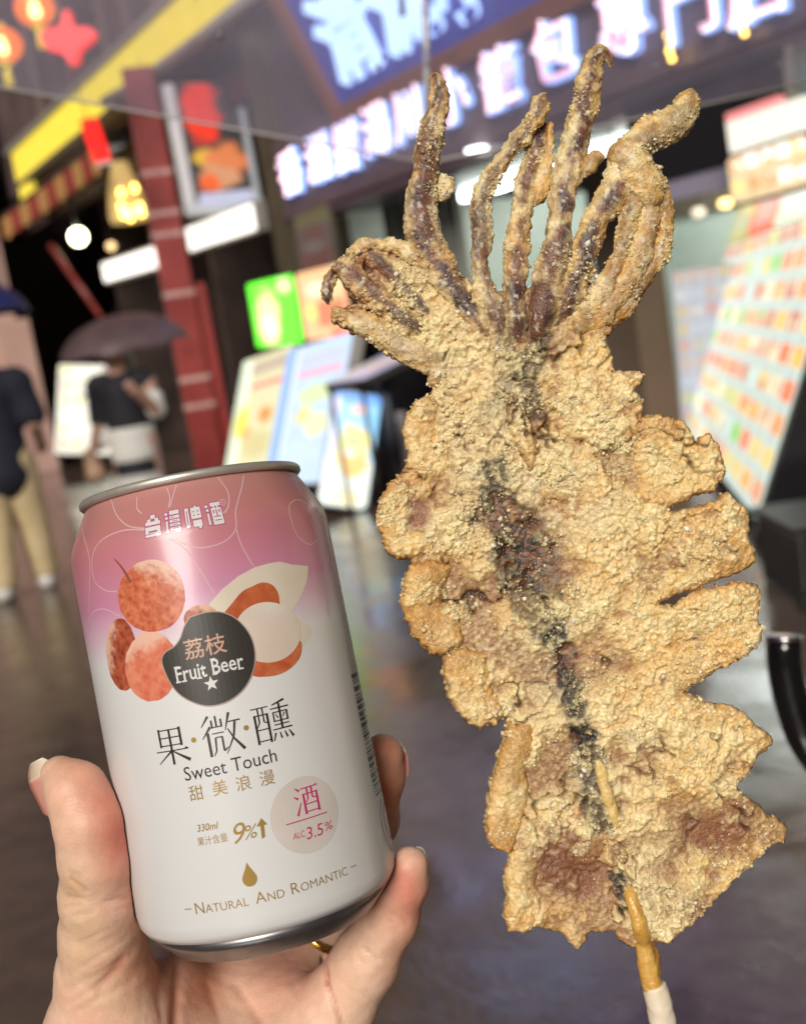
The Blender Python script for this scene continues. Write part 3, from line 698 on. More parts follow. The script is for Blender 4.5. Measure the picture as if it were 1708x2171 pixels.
for k, (f0, f1, c) in enumerate(((0.0, .24, (.55, .5, .12)), (.24, .5, (.95, .12, .04)), (.5, .75, (.8, .85, .6)), (.75, 1.0, (.9, .5, .1)))):
    rounded_panel('header_sheet', poster('header_%d' % k, c, [('r', .5, .5, .35, .3, tuple(min(1, v * .6 + .3) for v in c))], el * (f1 - f0), hh, 0.6), bb, M_ @ Matrix.Translation((el * f0 + .01, hb + .02, 0.004)), el * (f1 - f0) - .02, hh, 0.02, 0.03)
box('back_frame', M_black, bb, M_, -0.03, el + 0.03, hb + .017, hb + hh + 0.07, -0.2, -0.02)
box('side_cheek', M_black, bb, M_, el + 0.017, el + 0.12, -0.1, hb * 0.75, -0.4, 0.0)
# stand it leans on
stn = empty('black_stand', ground(1690, 1200)); tag(stn, 'low black stand beside the near end of the big leaning board', 'stand')
_g = ground(1704, 1294); _rt = CM.to_3x3() @ Vector((1, 0, 0)); _rt.z = 0; SMx = frame(_g, _rt, UP)
box('body', M_black, stn, SMx, 0.0, 1.2, 0.004, 0.3, -0.5, 0.0, 0.02)
box('shelf', mat('brown_shelf', (0.014, 0.01, 0.009), 0.5), stn, SMx, -0.02, 1.22, 0.304, 0.33, -0.5, 0.02)
box('foot_board', mat('dark_foot', (0.02, 0.016, 0.015), 0.5), stn, SMx, -0.02, 1.22, 0.0, 0.06, 0.003, 0.06)

# black awning with pale fringe, lit price awning, grey post
aw = empty('black_awning', hit(1520, 300, -4.5)); tag(aw, 'black awning with pale lilac fringe under the downlights', 'awning')
p, q = hit(1335, 330, -4.5), hit(1650, 235, -4.5); u1, u0 = p.dot(S), q.dot(S)
fbox('cloth', mat('black_cloth', (0.004, 0.003, 0.006), 0.7), aw, u0, u1, -4.56, -4.5, 1.86, 2.27)
M_fr = mat('lilac_fringe', (0.3, 0.28, 0.38), 0.6); nfr = 22
for k in range(nfr):
    ua = u0 + (u1 - u0) * k / nfr
    fbox('fringe_strip', M_fr, aw, ua, ua + (u1 - u0) / nfr * 0.7, -4.545, -4.515, 1.75, 1.857)
fbox('roller', mat('awning_roller', (0.03, 0.03, 0.04), .4), aw, u0, u1, -4.6, -4.47, 2.273, 2.32)
M_, w_, h_ = px_panel((1552, 434), (1722, 388), (1560, 335), -4.3, -4.3)
pa = lightbox('price_awning', 'glowing cream and orange product sign at the upper right edge', 'sign',
              lambda w, h: menu('product_sheet', (0.75, .55, .3), [(.85, .6, .2), (.6, .25, .08), (.9, .8, .6), (.75, .4, .15), (.95, .9, .85)], w, h, 5, 2, 1.25, 0.95), M_, w_, h_ * 1.05, 0.08, M_black)
a, b = hit(1600, 332, -4.3), hit(1730, 232, -4.3)
box('gable', mat('white_gable', (.62, .6, .55), .5, emis=(.8, .75, .65), es=.45), pa, M_, 0.02, w_, h_ * 1.05 + .02, h_ * 1.05 + .16, -0.07, -0.002)
box('gable_band', mat('pink_band', (.6, .2, .2), .5, emis=(.9, .3, .3), es=.35), pa, M_, 0.02, w_ * .7, h_ * 1.05 + .163, h_ * 1.05 + .2, -0.06, -0.004)
gpst = fbox('grey_post', M_grey, None, hit(1690, 210, -4.62).dot(S), hit(1648, 210, -4.62).dot(S), -4.615, -4.58, 1.75, 2.32); tag(gpst, 'plain grey post at the upper right beside the black awning', 'post')
for k, (x, y, lab) in enumerate(((1417, 100, 'small amber lamp string nearer the squid on the fascia edge'), (1570, 44, 'small amber lamp string nearer the upper right corner'))):
    c = hit(x, y, -4.55); o = empty('amber_string', c + UP * .1); tag(o, lab, 'lamp', 'amber lamp strings')
    for j in range(4): link('bulb', lathe_mesh('bulb', [(0.003, -.014), (0.013, -.008), (0.015, 0), (0.013, .008), (0.003, .014)], 10), bpy.data.materials['amber_bulb'], o, Matrix.Translation(c + UP * (0.06 - 0.04 * j) - S * 0.012 * (j % 2)))
    link('wire', tube_mesh('wire', [c + UP * .08, c - UP * .07], 0.003, 6), M_black, o, Matrix.Identity(4))
for k, (x, y, cc, es, lab) in enumerate(((1537, 431, (1, .6, .2), 4.0, 'small amber lamp above the upright white bill of fare'), (1480, 450, (1, .8, .6), 1.2, 'faint cream lamp on the mint wall above the white bill of fare'))):
    c = at(x, y, 9.0); o = empty('small_lamp', c + UP * .05); tag(o, lab, 'lamp')
    link('globe', lathe_mesh('globe', [(0.003, -.04), (0.05, -.025), (0.055, 0), (0.05, .025), (0.003, .04)], 14), emit('lamp_%d' % k, cc, es), o, Matrix.Translation(c))
    link('rod', tube_mesh('rod', [c + UP * .04, Vector((c.x, c.y, 2.37))], 0.006, 6), M_black, o, Matrix.Identity(4))

# ------------------------------------------------------------------ people with umbrellas
def person(name, loc, face, label, chains, cloths, skin_c, size=1.0):
    M = Matrix.Translation(loc) @ Matrix.Rotation(face, 4, 'Z') @ Matrix.Scale(size, 4)
    root = empty(name, mw=M); tag(root, label, 'person')
    v, q = body_mesh('body', chains, 0.016, 0.05); me = mesh_fast('body', v, q); link('body', me, skin_c, root, M)
    for nm, ch, m, k in cloths:
        v, q = body_mesh(nm, ch, 0.013, k); me = mesh_fast(nm, v, q); link(nm, me, m, root, M)
    return root, M
M_skin = mat('far_skin', (0.42, 0.24, 0.17), 0.55)
M_hair = mat('dark_hair', (0.012, 0.009, 0.008), 0.45)
legs = lambda f, s: [[(s * .09, 0, .9, .1), (s * .1, f * .5, .5, .075), (s * .11, f - .04, .1, .05), (s * .11, f + .1, .04, .04)]]
torso = [[(0, 0, .92, .15), (0, .01, 1.15, .14), (0, 0, 1.33, .14)], [(-.16, 0, 1.36, .075), (.16, 0, 1.36, .075)], [(0, 0, 1.4, .06), (0, .02, 1.5, .055), (0, .03, 1.58, .1), (0, .03, 1.64, .095)]]
armR = [[(.2, 0, 1.34, .06), (.25, -.02, 1.08, .048), (.24, .16, .92, .036), (.22, .24, .9, .035)]]
armL = [[(-.2, 0, 1.34, .06), (-.25, .06, 1.12, .048), (-.2, .26, 1.28, .036), (-.18, .3, 1.33, .035)]]
loc = ground(64, 1255); loc.z = 0
p1, MP1 = person('person', loc, math.radians(8), 'walking person in navy tee and khaki trousers at the left edge', torso + armR + armL + legs(.12, 1) + legs(-.14, -1), [
    ('shirt', [[(0, 0, .8, .185), (0, .01, 1.1, .165), (0, 0, 1.3, .165), (0, 0, 1.39, .08)], [(-.18, 0, 1.36, .095), (.18, 0, 1.36, .095)], [(.2, 0, 1.34, .085), (.25, -.01, 1.14, .085)], [(-.2, 0, 1.34, .085), (-.25, .05, 1.16, .085)]], mat('navy_cotton', (0.008, 0.009, 0.02), 0.85), 0.06),
    ('trousers', [[(0, 0, .88, .16), (0, 0, .8, .15)]] + [[(s * .09, 0, .85, .12), (s * .1, f * .5, .5, .105), (s * .11, f - .04, .12, .09)] for s, f in ((1, .12), (-1, -.14))], mat('khaki_cotton', (0.5, 0.38, 0.2), 0.8, col2=(.62, .49, .29), scale=8), 0.05),
    ('shoe', [[(.11, .04, .05, .06), (.11, .2, .045, .05)]], M_white_paint, 0.03), ('shoe', [[(-.11, -.22, .06, .06), (-.11, -.06, .045, .05)]], M_white_paint, 0.03),
    ('hair', [[(0, 0, 1.63, .112), (0, -.03, 1.55, .095)]], M_hair, 0.04)], M_skin)
def brolly(name, label, apex, r, drop, m, tilt, hand):
    M = Matrix.Translation(apex) @ Matrix.Rotation(tilt[0], 4, 'X') @ Matrix.Rotation(tilt[1], 4, 'Y')
    o = empty(name, mw=M); tag(o, label, 'umbrella')
    seg, rings = 8, 8; vs, fs = [(0, 0, 0)], []
    for i in range(1, rings + 1):
        t = i / rings; a = t * 1.25
        for k in range(seg * 4):
            th = 2 * math.pi * k / (seg * 4); f = abs((k % 4) - 2) / 2.0; sc = 1 - 0.076 * (1 - f) * t
            vs.append((r * math.sin(a) / math.sin(1.25) * sc * math.cos(th), r * math.sin(a) / math.sin(1.25) * sc * math.sin(th), -drop * (1 - math.cos(a)) / (1 - math.cos(1.25)) + 0.02 * (1 - f) * t))
    for k in range(seg * 4): fs.append((0, 1 + k, 1 + (k + 1) % 32))
    for i in range(rings - 1):
        for k in range(32): fs.append((1 + i * 32 + k, 1 + (i + 1) * 32 + k, 1 + (i + 1) * 32 + (k + 1) % 32, 1 + i * 32 + (k + 1) % 32))
    me = mesh_np('canopy', vs, fs, True); co = link('canopy', me, m, o, M)
    sm = co.modifiers.new('thick', 'SOLIDIFY'); sm.thickness = 0.004
    hl = M.inverted() @ hand
    link('shaft', tube_mesh('shaft', [(0, 0, .05), (0, 0, -.2), tuple(hl)], 0.007, 8), M_black, o, M)
    for k in range(8):
        th = 2 * math.pi * k / 8
        link('rib', tube_mesh('rib', [(r * math.sin(a) / math.sin(1.25) * math.cos(th), r * math.sin(a) / math.sin(1.25) * math.sin(th), -drop * (1 - math.cos(a)) / (1 - math.cos(1.25)) - .008) for a in np.linspace(0.05, 1.25, 6)], 0.003, 5), M_grey, o, M)
    return o
brolly('umbrella', 'blue umbrella of the walking person poking in at the left edge', at(-95, 588, 7.1), 0.46, 0.26, mat('blue_nylon', (0.012, 0.02, 0.13), 0.5), (0.0, 0.06), MP1 @ Vector((-.18, .31, 1.33)))
loc = at(330, 1175, 7.7); loc.z = 0
M_blk = mat('black_knit', (0.008, 0.007, 0.012), 0.8); M_wht = mat('white_knit', (0.62, 0.6, 0.56), 0.8)
p2, MP2 = person('person', loc, math.radians(170), 'person in black and white banded top and pale skirt under plum umbrella', torso + armR + armL + legs(.05, 1) + legs(-.05, -1), [
    ('shirt', [[(0, 0, .7, .17), (0, 0, .78, .165)]], M_blk, 0.05),
    ('shirt_band', [[(0, 0, .83, .178), (0, 0, .97, .172)], [(.23, -.01, 1.0, .07), (.235, .08, .93, .06)], [(-.24, .03, 1.12, .075), (-.25, .05, 1.2, .07)]], M_wht, 0.04),
    ('shirt_band', [[(0, 0, 1.02, .165), (0, 0, 1.3, .16), (0, 0, 1.38, .08)], [(-.17, 0, 1.35, .09), (.17, 0, 1.35, .09)], [(.2, 0, 1.34, .085), (.24, -.02, 1.1, .075)]], M_blk, 0.05),
    ('skirt', [[(0, 0, .66, .165), (0, 0, .5, .2), (0, 0, .35, .23)]], mat('pale_skirt', (0.4, 0.38, 0.35), 0.7, col2=(.55, .53, .5), scale=7), 0.05),
    ('shoe', [[(.11, .03, .05, .055), (.11, .17, .045, .045)]], M_blk, 0.03), ('shoe', [[(-.11, -.07, .05, .055), (-.11, .07, .045, .045)]], M_blk, 0.03),
    ('bag', [[(.3, .1, .72, .08), (.32, .1, .86, .05)]], mat('tan_bag', (.45, .28, .18), .6), 0.05),
    ('hair', [[(0, 0, 1.62, .115), (0, -.05, 1.5, .1), (0, -.06, 1.36, .085)]], M_hair, 0.04)], M_skin, 0.92)
brolly('umbrella', 'plum coloured open umbrella held low over the person in bands', at(248, 668, 7.6), 0.47, 0.235, mat('plum_nylon', (0.085, 0.055, 0.058), 0.5, col2=(.12, .075, .078), scale=6), (0.12, -0.02), MP2 @ Vector((.22, .24, .9)) + UP * .35)

# ------------------------------------------------------------------ the photographer's clear umbrella
def clear_umbrella():
    f = lambda dl, dr: (at(-70, 176, dl), at(905, 346, 0.95), at(1770, 166, dr))
    best = None
    for dl in np.linspace(0.5, 1.1, 61):
        for dr in np.linspace(0.6, 1.1, 51):
            a, b, c = f(dl, dr); ab, bc = (b - a), (c - b)
            ang = math.degrees(ab.angle(bc)); e = abs(ang - 45) / 10 + abs(ab.length - bc.length) * 10
            if best is None or e < best[0]: best = (e, dl, dr)
    a, b, c = f(best[1], best[2])
    nrm = (c - b).cross(a - b).normalized()
    if nrm.z < 0: nrm = -nrm
    R = (b - a).length / (2 * math.sin(math.pi / 8)); mid = ((a - b).normalized() + (c - b).normalized()).normalized(); cen = b + mid * R
    ex = (b - cen).normalized(); ey = nrm.cross(ex); M = Matrix((ex, ey, nrm)).transposed().to_4x4(); M.translation = cen
    H = R * 0.55
    o = empty('clear_umbrella', mw=M); tag(o, 'clear plastic umbrella whose rim and rib cross the top of the view', 'umbrella')
    m, t, bs_ = new_mat('clear_film')
    t.nodes.remove(bs_); out = t.nodes['Material Output']
    tr = t.nodes.new('ShaderNodeBsdfTransparent'); tr.inputs[0].default_value = (0.93, 0.92, 0.96, 1)
    df = t.nodes.new('ShaderNodeBsdfDiffuse'); df.inputs[0].default_value = (0.62, 0.58, 0.75, 1)
    tl_ = t.nodes.new('ShaderNodeBsdfTranslucent'); tl_.inputs[0].default_value = (0.62, 0.58, 0.75, 1)
    gl = t.nodes.new('ShaderNodeBsdfGlossy'); gl.inputs['Roughness'].default_value = 0.12
    nz = t.nodes.new('ShaderNodeTexNoise'); nz.inputs['Scale'].default_value = 9; nz.inputs['Detail'].default_value = 6
    tc = t.nodes.new('ShaderNodeTexCoord'); t.links.new(tc.outputs['Object'], nz.inputs['Vector'])
    q = t.nodes.new('ShaderNodeMapRange'); q.inputs[1].default_value = 0.3; q.inputs[2].default_value = 0.75; q.inputs[3].default_value = 0.22; q.inputs[4].default_value = 0.36
    t.links.new(nz.outputs[0], q.inputs[0])
    def mixs(f, a, b):
        n = t.nodes.new('ShaderNodeMixShader')
        if isinstance(f, float): n.inputs[0].default_value = f
        else: t.links.new(f, n.inputs[0])
        t.links.new(a, n.inputs[1]); t.links.new(b, n.inputs[2]); return n.outputs[0]
    haze = mixs(0.5, df.outputs[0], tl_.outputs[0])
    t.links.new(mixs(0.05, mixs(q.outputs[0], tr.outputs[0], haze), gl.outputs[0]), out.inputs[0])
    fm = 1.35
    rp = lambda k, tt: Vector((R * math.sin(tt * fm) / math.sin(fm) * math.cos(k * math.pi / 4), R * math.sin(tt * fm) / math.sin(fm) * math.sin(k * math.pi / 4), H * (math.cos(tt * fm) - math.cos(fm)) / (1 - math.cos(fm))))
    mr = mat('white_rib', (0.5, 0.48, 0.52), 0.35, 0.3); mh = mat('clear_hem', (0.42, 0.38, 0.36), 0.4)
    for k in range(8):
        vs, fs = [], []; nt, ns = 14, 8
        for i in range(nt + 1):
            for j in range(ns + 1):
                s = j / ns; p = rp(k, i / nt).lerp(rp(k + 1, i / nt), s); p.z -= 0.012 * math.sin(math.pi * s) * (i / nt) * (1 - i / nt) * 4; vs.append(p)
        for i in range(nt):
            for j in range(ns): q0 = i * (ns + 1) + j; fs.append((q0, q0 + ns + 1, q0 + ns + 2, q0 + 1))
        link('film_panel', mesh_np('film_panel', vs, fs, True), m, o, M)
        link('rib', tube_mesh('rib', [rp(k, tt) - Vector((0, 0, 0.005)) for tt in np.linspace(0.02, 1.0, 12)], 0.0032, 8), mr, o, M)
        link('hem', tube_mesh('hem', [rp(k, 1.0), rp(k + 1, 1.0)], 0.0012, 6), mh, o, M)
        link('tip', lathe_mesh('tip', [(0.003, -0.006), (0.005, 0), (0.003, 0.006)], 10), mr, o, M @ Matrix.Translation(rp(k, 1.0)))
    link('shaft', tube_mesh('shaft', [(0, 0, H + 0.05), (-0.06, 0.0, 0.2), (-0.16, 0.03, -0.15)], 0.005, 10), mr, o, M)
    # drops of rain on the film
    vs, fs = [], []; bmi = bmesh.new(); bmesh.ops.create_icosphere(bmi, subdivisions=1, radius=1); bv = np.array([v.co[:] for v in bmi.verts]); bf = np.array([[v.index for v in f_.verts] for f_ in bmi.faces]); bmi.free()
    for _ in range(150):
        k = random.choice((0, -1, 0, -1, 1, -2)); s = random.random(); tt = random.uniform(.5, .99); p = rp(k, tt).lerp(rp(k + 1, tt), s); r = random.uniform(.0008, .0022)
        fs.append(bf + len(vs) * len(bv)); vs.append(bv * r * np.array([1, 1, random.uniform(.6, 2.2)]) + np.array(p) + np.array([0, 0, .0005]))
    dm = mesh_np('rain_drop', np.vstack(vs), np.vstack(fs), True); md = mat('rain_water', (0.75, 0.72, 0.75), 0.08, spec=0.8); md.node_tree.nodes['Principled BSDF'].inputs['Transmission Weight'].default_value = 0.7
    d = link('rain_drop', dm, md, o, M); d['kind'] = 'stuff'
clear_umbrella()

# black curved handle at the right edge
hp = spline([(*at(1660, 1352, .62), 1), (*at(1662, 1410, .62), 1), (*at(1678, 1490, .62), 1), (*at(1712, 1580, .62), 1), (*at(1775, 1650, .63), 1), (*at(1870, 1690, .65), 1), (*at(1980, 1700, .7), 1)], 0.006)
ch = empty('curved_handle', hp[0, :3]); tag(ch, 'glossy black curved handle with bright end ring at the right edge', 'handle')
link('grip', tube_mesh('grip', [tuple(p[:3]) for p in hp], 0.0098, 24), mat('gloss_black', (0.006, 0.006, 0.007), 0.12, coat=1.0), ch, Matrix.Identity(4))
dr = (Vector(hp[0, :3]) - Vector(hp[2, :3])).normalized()
link('end_ring', lathe_mesh('end_ring', [(0.0092, -0.0012), (0.0108, -0.0008), (0.0108, 0.0008), (0.0092, 0.0016), (0.002, 0.0018)], 32), mat('bright_chrome', (0.8, 0.76, 0.75), 0.2, 1.0), ch, frame(Vector(hp[0, :3]), dr.cross(UP if abs(dr.z) < .8 else Vector((1, 0, 0))), dr.cross(dr.cross(UP if abs(dr.z) < .8 else Vector((1, 0, 0))))))

# ------------------------------------------------------------------ the can
CR, CP = 0.202563, 0.063817
xb = Vector((math.cos(CR), math.sin(CR), 0)); ab = Vector((-math.sin(CR) * math.cos(CP), math.cos(CR) * math.cos(CP), -math.sin(CP)))
cc = Vector((-43.964, -48.605, -280.331)) - ab * 57.6
CANL = Matrix((xb, ab.cross(xb), ab)).transposed().to_4x4(); CANL.translation = cc
SCALE_MM = Matrix.Scale(0.001, 4)
CAN = CM @ SCALE_MM @ CANL                       # can millimetres -> world
CANW = CM @ Matrix.Translation(cc * 0.001) @ CANL.to_3x3().to_4x4()
can = empty('beverage_can', mw=CANW); tag(can, 'pink and white lychee fruit beer can held in the hand', 'can')
PROF = [(0.2, 4.5), (12, 4.0), (20, 2.6), (23.2, 0.5), (24.6, 0.0), (25.8, 0.5), (29.2, 4.0), (31.6, 6.8), (32.7, 8.6), (33.1, 11.2), (33.1, 99.2), (32.85, 101.2), (32.0, 103.6), (30.2, 107.2), (28.6, 110.0), (27.6, 111.8), (27.5, 112.4)]
RIM = [(27.5, 112.3), (28.3, 112.4), (28.75, 112.9), (28.75, 113.9), (28.35, 114.4), (27.7, 114.35), (27.2, 113.3), (26.6, 110.4), (25.2, 109.6), (24.0, 110.2), (0.2, 110.2)]
_ph = np.array([p[1] for p in PROF[4:]]); _pr = np.array([p[0] for p in PROF[4:]])
def can_r(h): return float(np.interp(h, _ph, _pr))
Ci = CAN.inverted()
def can_px(x, y):
    """picture point -> (arc length mm from the front line, height mm) on the can"""
    o = Ci @ CAMP; d = (Ci.to_3x3() @ ray(x, y)).normalized(); R = 33.1
    for _ in range(6):
        A = d.x * d.x + d.y * d.y; B = o.x * d.x + o.y * d.y; Cc = o.x * o.x + o.y * o.y - R * R; disc = B * B - A * Cc
        t = (-B - math.sqrt(max(disc, 0))) / A; p = o + d * t; R = can_r(p.z)
    return 33.1 * math.atan2(p.x, -p.y), p.z
def can_pt(s, h, lift=0.0):
    a = s / 33.1; r = can_r(h) + lift; return Vector((r * math.sin(a), -r * math.cos(a), h)) * 0.001
def lathe_mm(name, prof, seg=128):
    return lathe_mesh(name, [(r * .001, z * .001) for r, z in prof], seg)

def can_paint():
    m, t, b = new_mat('can_paint')
    tc = t.nodes.new('ShaderNodeTexCoord'); sp = t.nodes.new('ShaderNodeSeparateXYZ'); t.links.new(tc.outputs['Object'], sp.inputs[0])
    nz = t.nodes.new('ShaderNodeTexNoise'); nz.inputs['Scale'].default_value = 25; t.links.new(tc.outputs['Object'], nz.inputs['Vector'])
    h = nmath(t, 'ADD', nmath(t, 'MULTIPLY', sp.outputs[2], 1000 / 115.0), nmath(t, 'MULTIPLY', nmath(t, 'SUBTRACT', nz.outputs[0], .5), 0.012))
    r = t.nodes.new('ShaderNodeValToRGB'); e = r.color_ramp.elements
    stops = [(0.0, (0.70, 0.70, 0.69)), (0.64, (0.70, 0.70, 0.69)), (0.685, (0.68, 0.5, 0.58)), (0.75, (0.58, 0.25, 0.38)), (0.84, (0.55, 0.2, 0.25)), (0.91, (0.5, 0.2, 0.19)), (1.0, (0.5, 0.24, 0.21))]
    while len(e) < len(stops): e.new(0.5)
    for i, (p, c) in enumerate(stops): e[i].position = p; e[i].color = (*c, 1)
    t.links.new(h, r.inputs[0]); t.links.new(r.outputs[0], b.inputs['Base Color'])
    b.inputs['Roughness'].default_value = 0.36
    b.inputs['Coat Weight'].default_value = 0.4; b.inputs['Coat Roughness'].default_value = 0.16
    return m
M_alu = mat('brushed_aluminium', (0.5, 0.47, 0.41), 0.4, 0.55, col2=(.56, .53, .47), scale=300)
M_alub = mat('dull_base_metal', (0.2, 0.2, 0.215), 0.34, 0.9, col2=(.28, .27, .27), scale=200)
i_lab = 7
body = link('body', lathe_mm('body', PROF[i_lab:], 160), can_paint(), can, CANW)
link('base', lathe_mm('base', PROF[:i_lab + 1]), M_alub, can, CANW)
link('rim', lathe_mm('rim', RIM), M_alu, can, CANW)
bm = bmesh.new(); bm_box(bm, -.008, .008, -.012, .012, .1106, .1116); bmesh.ops.bevel(bm, geom=bm.edges[:], offset=.0004, segments=1, affect='EDGES')
link('pull_tab', from_bm(bm, 'pull_tab'), M_alu, can, CANW)

def wrap(bm, lift):
    """flat print (mm: arc, height) -> laid on the can"""
    co = [v.co for v in bm.verts]
    if not co: return bm
    x0, x1 = min(c.x for c in co), max(c.x for c in co); y0, y1 = min(c.y for c in co), max(c.y for c in co)
    k = math.floor(x0 / 1.3) + 1
    while k * 1.3 < x1:
        bmesh.ops.bisect_plane(bm, geom=bm.verts[:] + bm.edges[:] + bm.faces[:], plane_co=(k * 1.3, 0, 0), plane_no=(1, 0, 0)); k += 1
    if y1 > 99:
        for y in np.arange(max(99.2, y0 + .01), min(y1, 112.3), 0.9):
            bmesh.ops.bisect_plane(bm, geom=bm.verts[:] + bm.edges[:] + bm.faces[:], plane_co=(0, y, 0), plane_no=(0, 1, 0))
    for v in bm.verts: v.co = can_pt(v.co.x, v.co.y, lift)
    return bm
def put(name, bm, m, lift, label=None):
    wrap(bm, lift); bmesh.ops.triangulate(bm, faces=bm.faces[:])
    me = bpy.data.meshes.new(name); bm.to_mesh(me); bm.free()
    o = link(name, me, m, body, CANW)
    if label: o['label'] = label
    return o
def poly_bm(pts, bm=None):
    bm = bm or bmesh.new(); vs = [bm.verts.new((x, y, 0)) for x, y in pts]
    for t in tessellate_polygon([[Vector((x, y, 0)) for x, y in pts]]):
        try: bm.faces.new([vs[i] for i in t])
        except ValueError: pass
    bmesh.ops.recalc_face_normals(bm, faces=bm.faces)
    for f in bm.faces:
        if f.normal.z < 0: f.normal_flip()
    return bm
def Zc(x, y):                                     # picture point read from the enlarged view of the can's upper half
    return can_px(132.5 + .4224 * x, 954.2 + .4224 * y)
def strip_bm(pts, w, bm=None, w1=None):
    bm = bm or bmesh.new(); p = [Vector((a, b, 0)) for a, b in pts]; L, Rr = [], []
    for i in range(len(p)):
        d = (p[min(i + 1, len(p) - 1)] - p[max(i - 1, 0)]).normalized(); n = Vector((-d.y, d.x, 0)); ww = w if w1 is None else w + (w1 - w) * i / (len(p) - 1)
        L.append(bm.verts.new(p[i] + n * ww / 2)); Rr.append(bm.verts.new(p[i] - n * ww / 2))
    for i in range(len(p) - 1): bm.faces.new((Rr[i], Rr[i + 1], L[i + 1], L[i]))
    return bm
def smooth2(pts, step):
    a = np.array([(x, y, 0) for x, y in pts], float); return [tuple(r[:2]) for r in spline(a, step)]
def ink(name, c, rough=0.35, metal=0.0, **k): return mat(name, c, rough, metal, coat=0.4, **k)
I_swirl = ink('swirl_ink', (0.66, 0.42, 0.44)); I_black = ink('black_ink', (0.03, 0.022, 0.02)); I_gold = ink('gold_ink', (0.42, 0.27, 0.07), 0.3, 0.35)
I_white = ink('white_ink', (0.68, 0.68, 0.66)); I_mag = ink('magenta_ink', (0.5, 0.03, 0.13)); I_badge = ink('dark_badge', (0.035, 0.03, 0.024)); I_rose = ink('rose_gold_ink', (0.55, 0.32, 0.22))
# swirls
SW = [[(240, 240), (270, 320), (330, 380), (430, 395)], [(430, 400), (300, 405), (190, 460), (150, 560), (165, 660), (220, 705), (275, 710)], [(530, 440), (620, 500), (690, 600), (750, 700), (765, 720)],
      [(560, 450), (680, 490), (800, 465), (868, 400), (872, 290), (910, 125)], [(870, 390), (900, 480), (960, 585)], [(780, 135), (830, 210), (830, 290), (790, 330)], [(572, 175), (555, 230), (540, 285)], [(525, 190), (540, 240), (532, 290)],
      [(1275, 452), (1240, 474), (1180, 430), (1142, 330), (1142, 270), (1190, 250), (1262, 300), (1312, 400), (1325, 560), (1290, 680), (1200, 720)], [(130, 870), (160, 810), (220, 800), (290, 835)], [(108, 335), (127, 500), (137, 700), (130, 900)], [(1335, 830), (1325, 700), (1350, 585)], [(1150, 115), (1200, 220), (1285, 310)], [(375, 235), (375, 290), (400, 320)]]
bm = bmesh.new()
for s in SW: strip_bm(smooth2([Zc(*p) for p in s], 0.5), 0.3, bm)
put('swirl_print', bm, I_swirl, 0.03)
# fruit
def fruit_mat(name, c1, c2, c3, sc):
    m, t, b = new_mat(name); tc = t.nodes.new('ShaderNodeTexCoord')
    v = t.nodes.new('ShaderNodeTexNoise'); v.inputs['Scale'].default_value = sc; v.inputs['Detail'].default_value = 7; v.inputs['Roughness'].default_value = 0.7
    w = t.nodes.new('ShaderNodeTexVoronoi'); w.inputs['Scale'].default_value = sc * 1.6
    t.links.new(tc.outputs['Object'], v.inputs['Vector']); t.links.new(tc.outputs['Object'], w.inputs['Vector'])
    a = t.nodes.new('ShaderNodeAttribute'); a.attribute_name = 'tint'
    r = t.nodes.new('ShaderNodeValToRGB'); r.color_ramp.elements[0].position = .35; r.color_ramp.elements[0].color = (*c1, 1); r.color_ramp.elements[1].position = .65; r.color_ramp.elements[1].color = (*c2, 1)
    t.links.new(nmath(t, 'ADD', nmath(t, 'MULTIPLY', v.outputs[0], .8), nmath(t, 'MULTIPLY', w.outputs[0], .22)), r.inputs[0])
    sep = t.nodes.new('ShaderNodeSeparateColor'); t.links.new(a.outputs['Color'], sep.inputs[0])
    q = t.nodes.new('ShaderNodeMapRange'); t.links.new(nmath(t, 'ADD', sep.outputs[0], nmath(t, 'MULTIPLY', nmath(t, 'SUBTRACT', v.outputs[0], .5), 1.1)), q.inputs[0]); q.inputs[1].default_value = .3; q.inputs[2].default_value = .62
    t.links.new(nmix(t, q.outputs[0], r.outputs[0], c3), b.inputs['Base Color']); b.inputs['Roughness'].default_value = .35; b.inputs['Coat Weight'].default_value = .4
    return m
def blob(name, cx, cy, rx, ry, m, lift, pale=(0.6, 0.8), rag=0.03, rot=0.0):
    """printed round fruit: fan mesh, attribute runs to 1 towards the pale side"""
    bm = bmesh.new(); rings, seg = 7, 48; c = []
    idx = []
    for i in range(rings + 1):
        for k in range(seg):
            a = 2 * math.pi * k / seg; t = i / rings; rr = t * (1 + rag * (random.random() - .5) * (i == rings))
            px, py = rx * rr * math.cos(a), ry * rr * math.sin(a)
            X, Y = cx + px * math.cos(rot) - py * math.sin(rot), cy + px * math.sin(rot) + py * math.cos(rot)
            s, h = Zc(X, Y); idx.append(bm.verts.new(can_pt(s, h, lift)))
            f = (rr * math.cos(a) * pale[0] - rr * math.sin(a) * pale[1]); c.append((max(0, f), 0, 0))
    for i in range(rings):
        for k in range(seg): bm.faces.new((idx[i * seg + k], idx[(i + 1) * seg + k], idx[(i + 1) * seg + (k + 1) % seg], idx[i * seg + (k + 1) % seg]))
    me = bpy.data.meshes.new(name); bm.to_mesh(me); bm.free(); set_tint(me, np.array(c))
    return link(name, me, m, body, CANW)
F_red = fruit_mat('lychee_skin', (0.42, 0.06, 0.02), (0.74, 0.24, 0.12), (0.78, 0.5, 0.38), 420)
F_dk = fruit_mat('lychee_skin_dark', (0.22, 0.035, 0.02), (0.55, 0.13, 0.06), (0.72, 0.42, 0.3), 420)
F_pk = fruit_mat('lychee_skin_pink', (0.6, 0.11, 0.055), (0.76, 0.27, 0.16), (0.8, 0.48, 0.36), 300)
F_fl = fruit_mat('lychee_flesh', (0.66, 0.55, 0.45), (0.72, 0.62, 0.53), (0.74, 0.68, 0.6), 60)
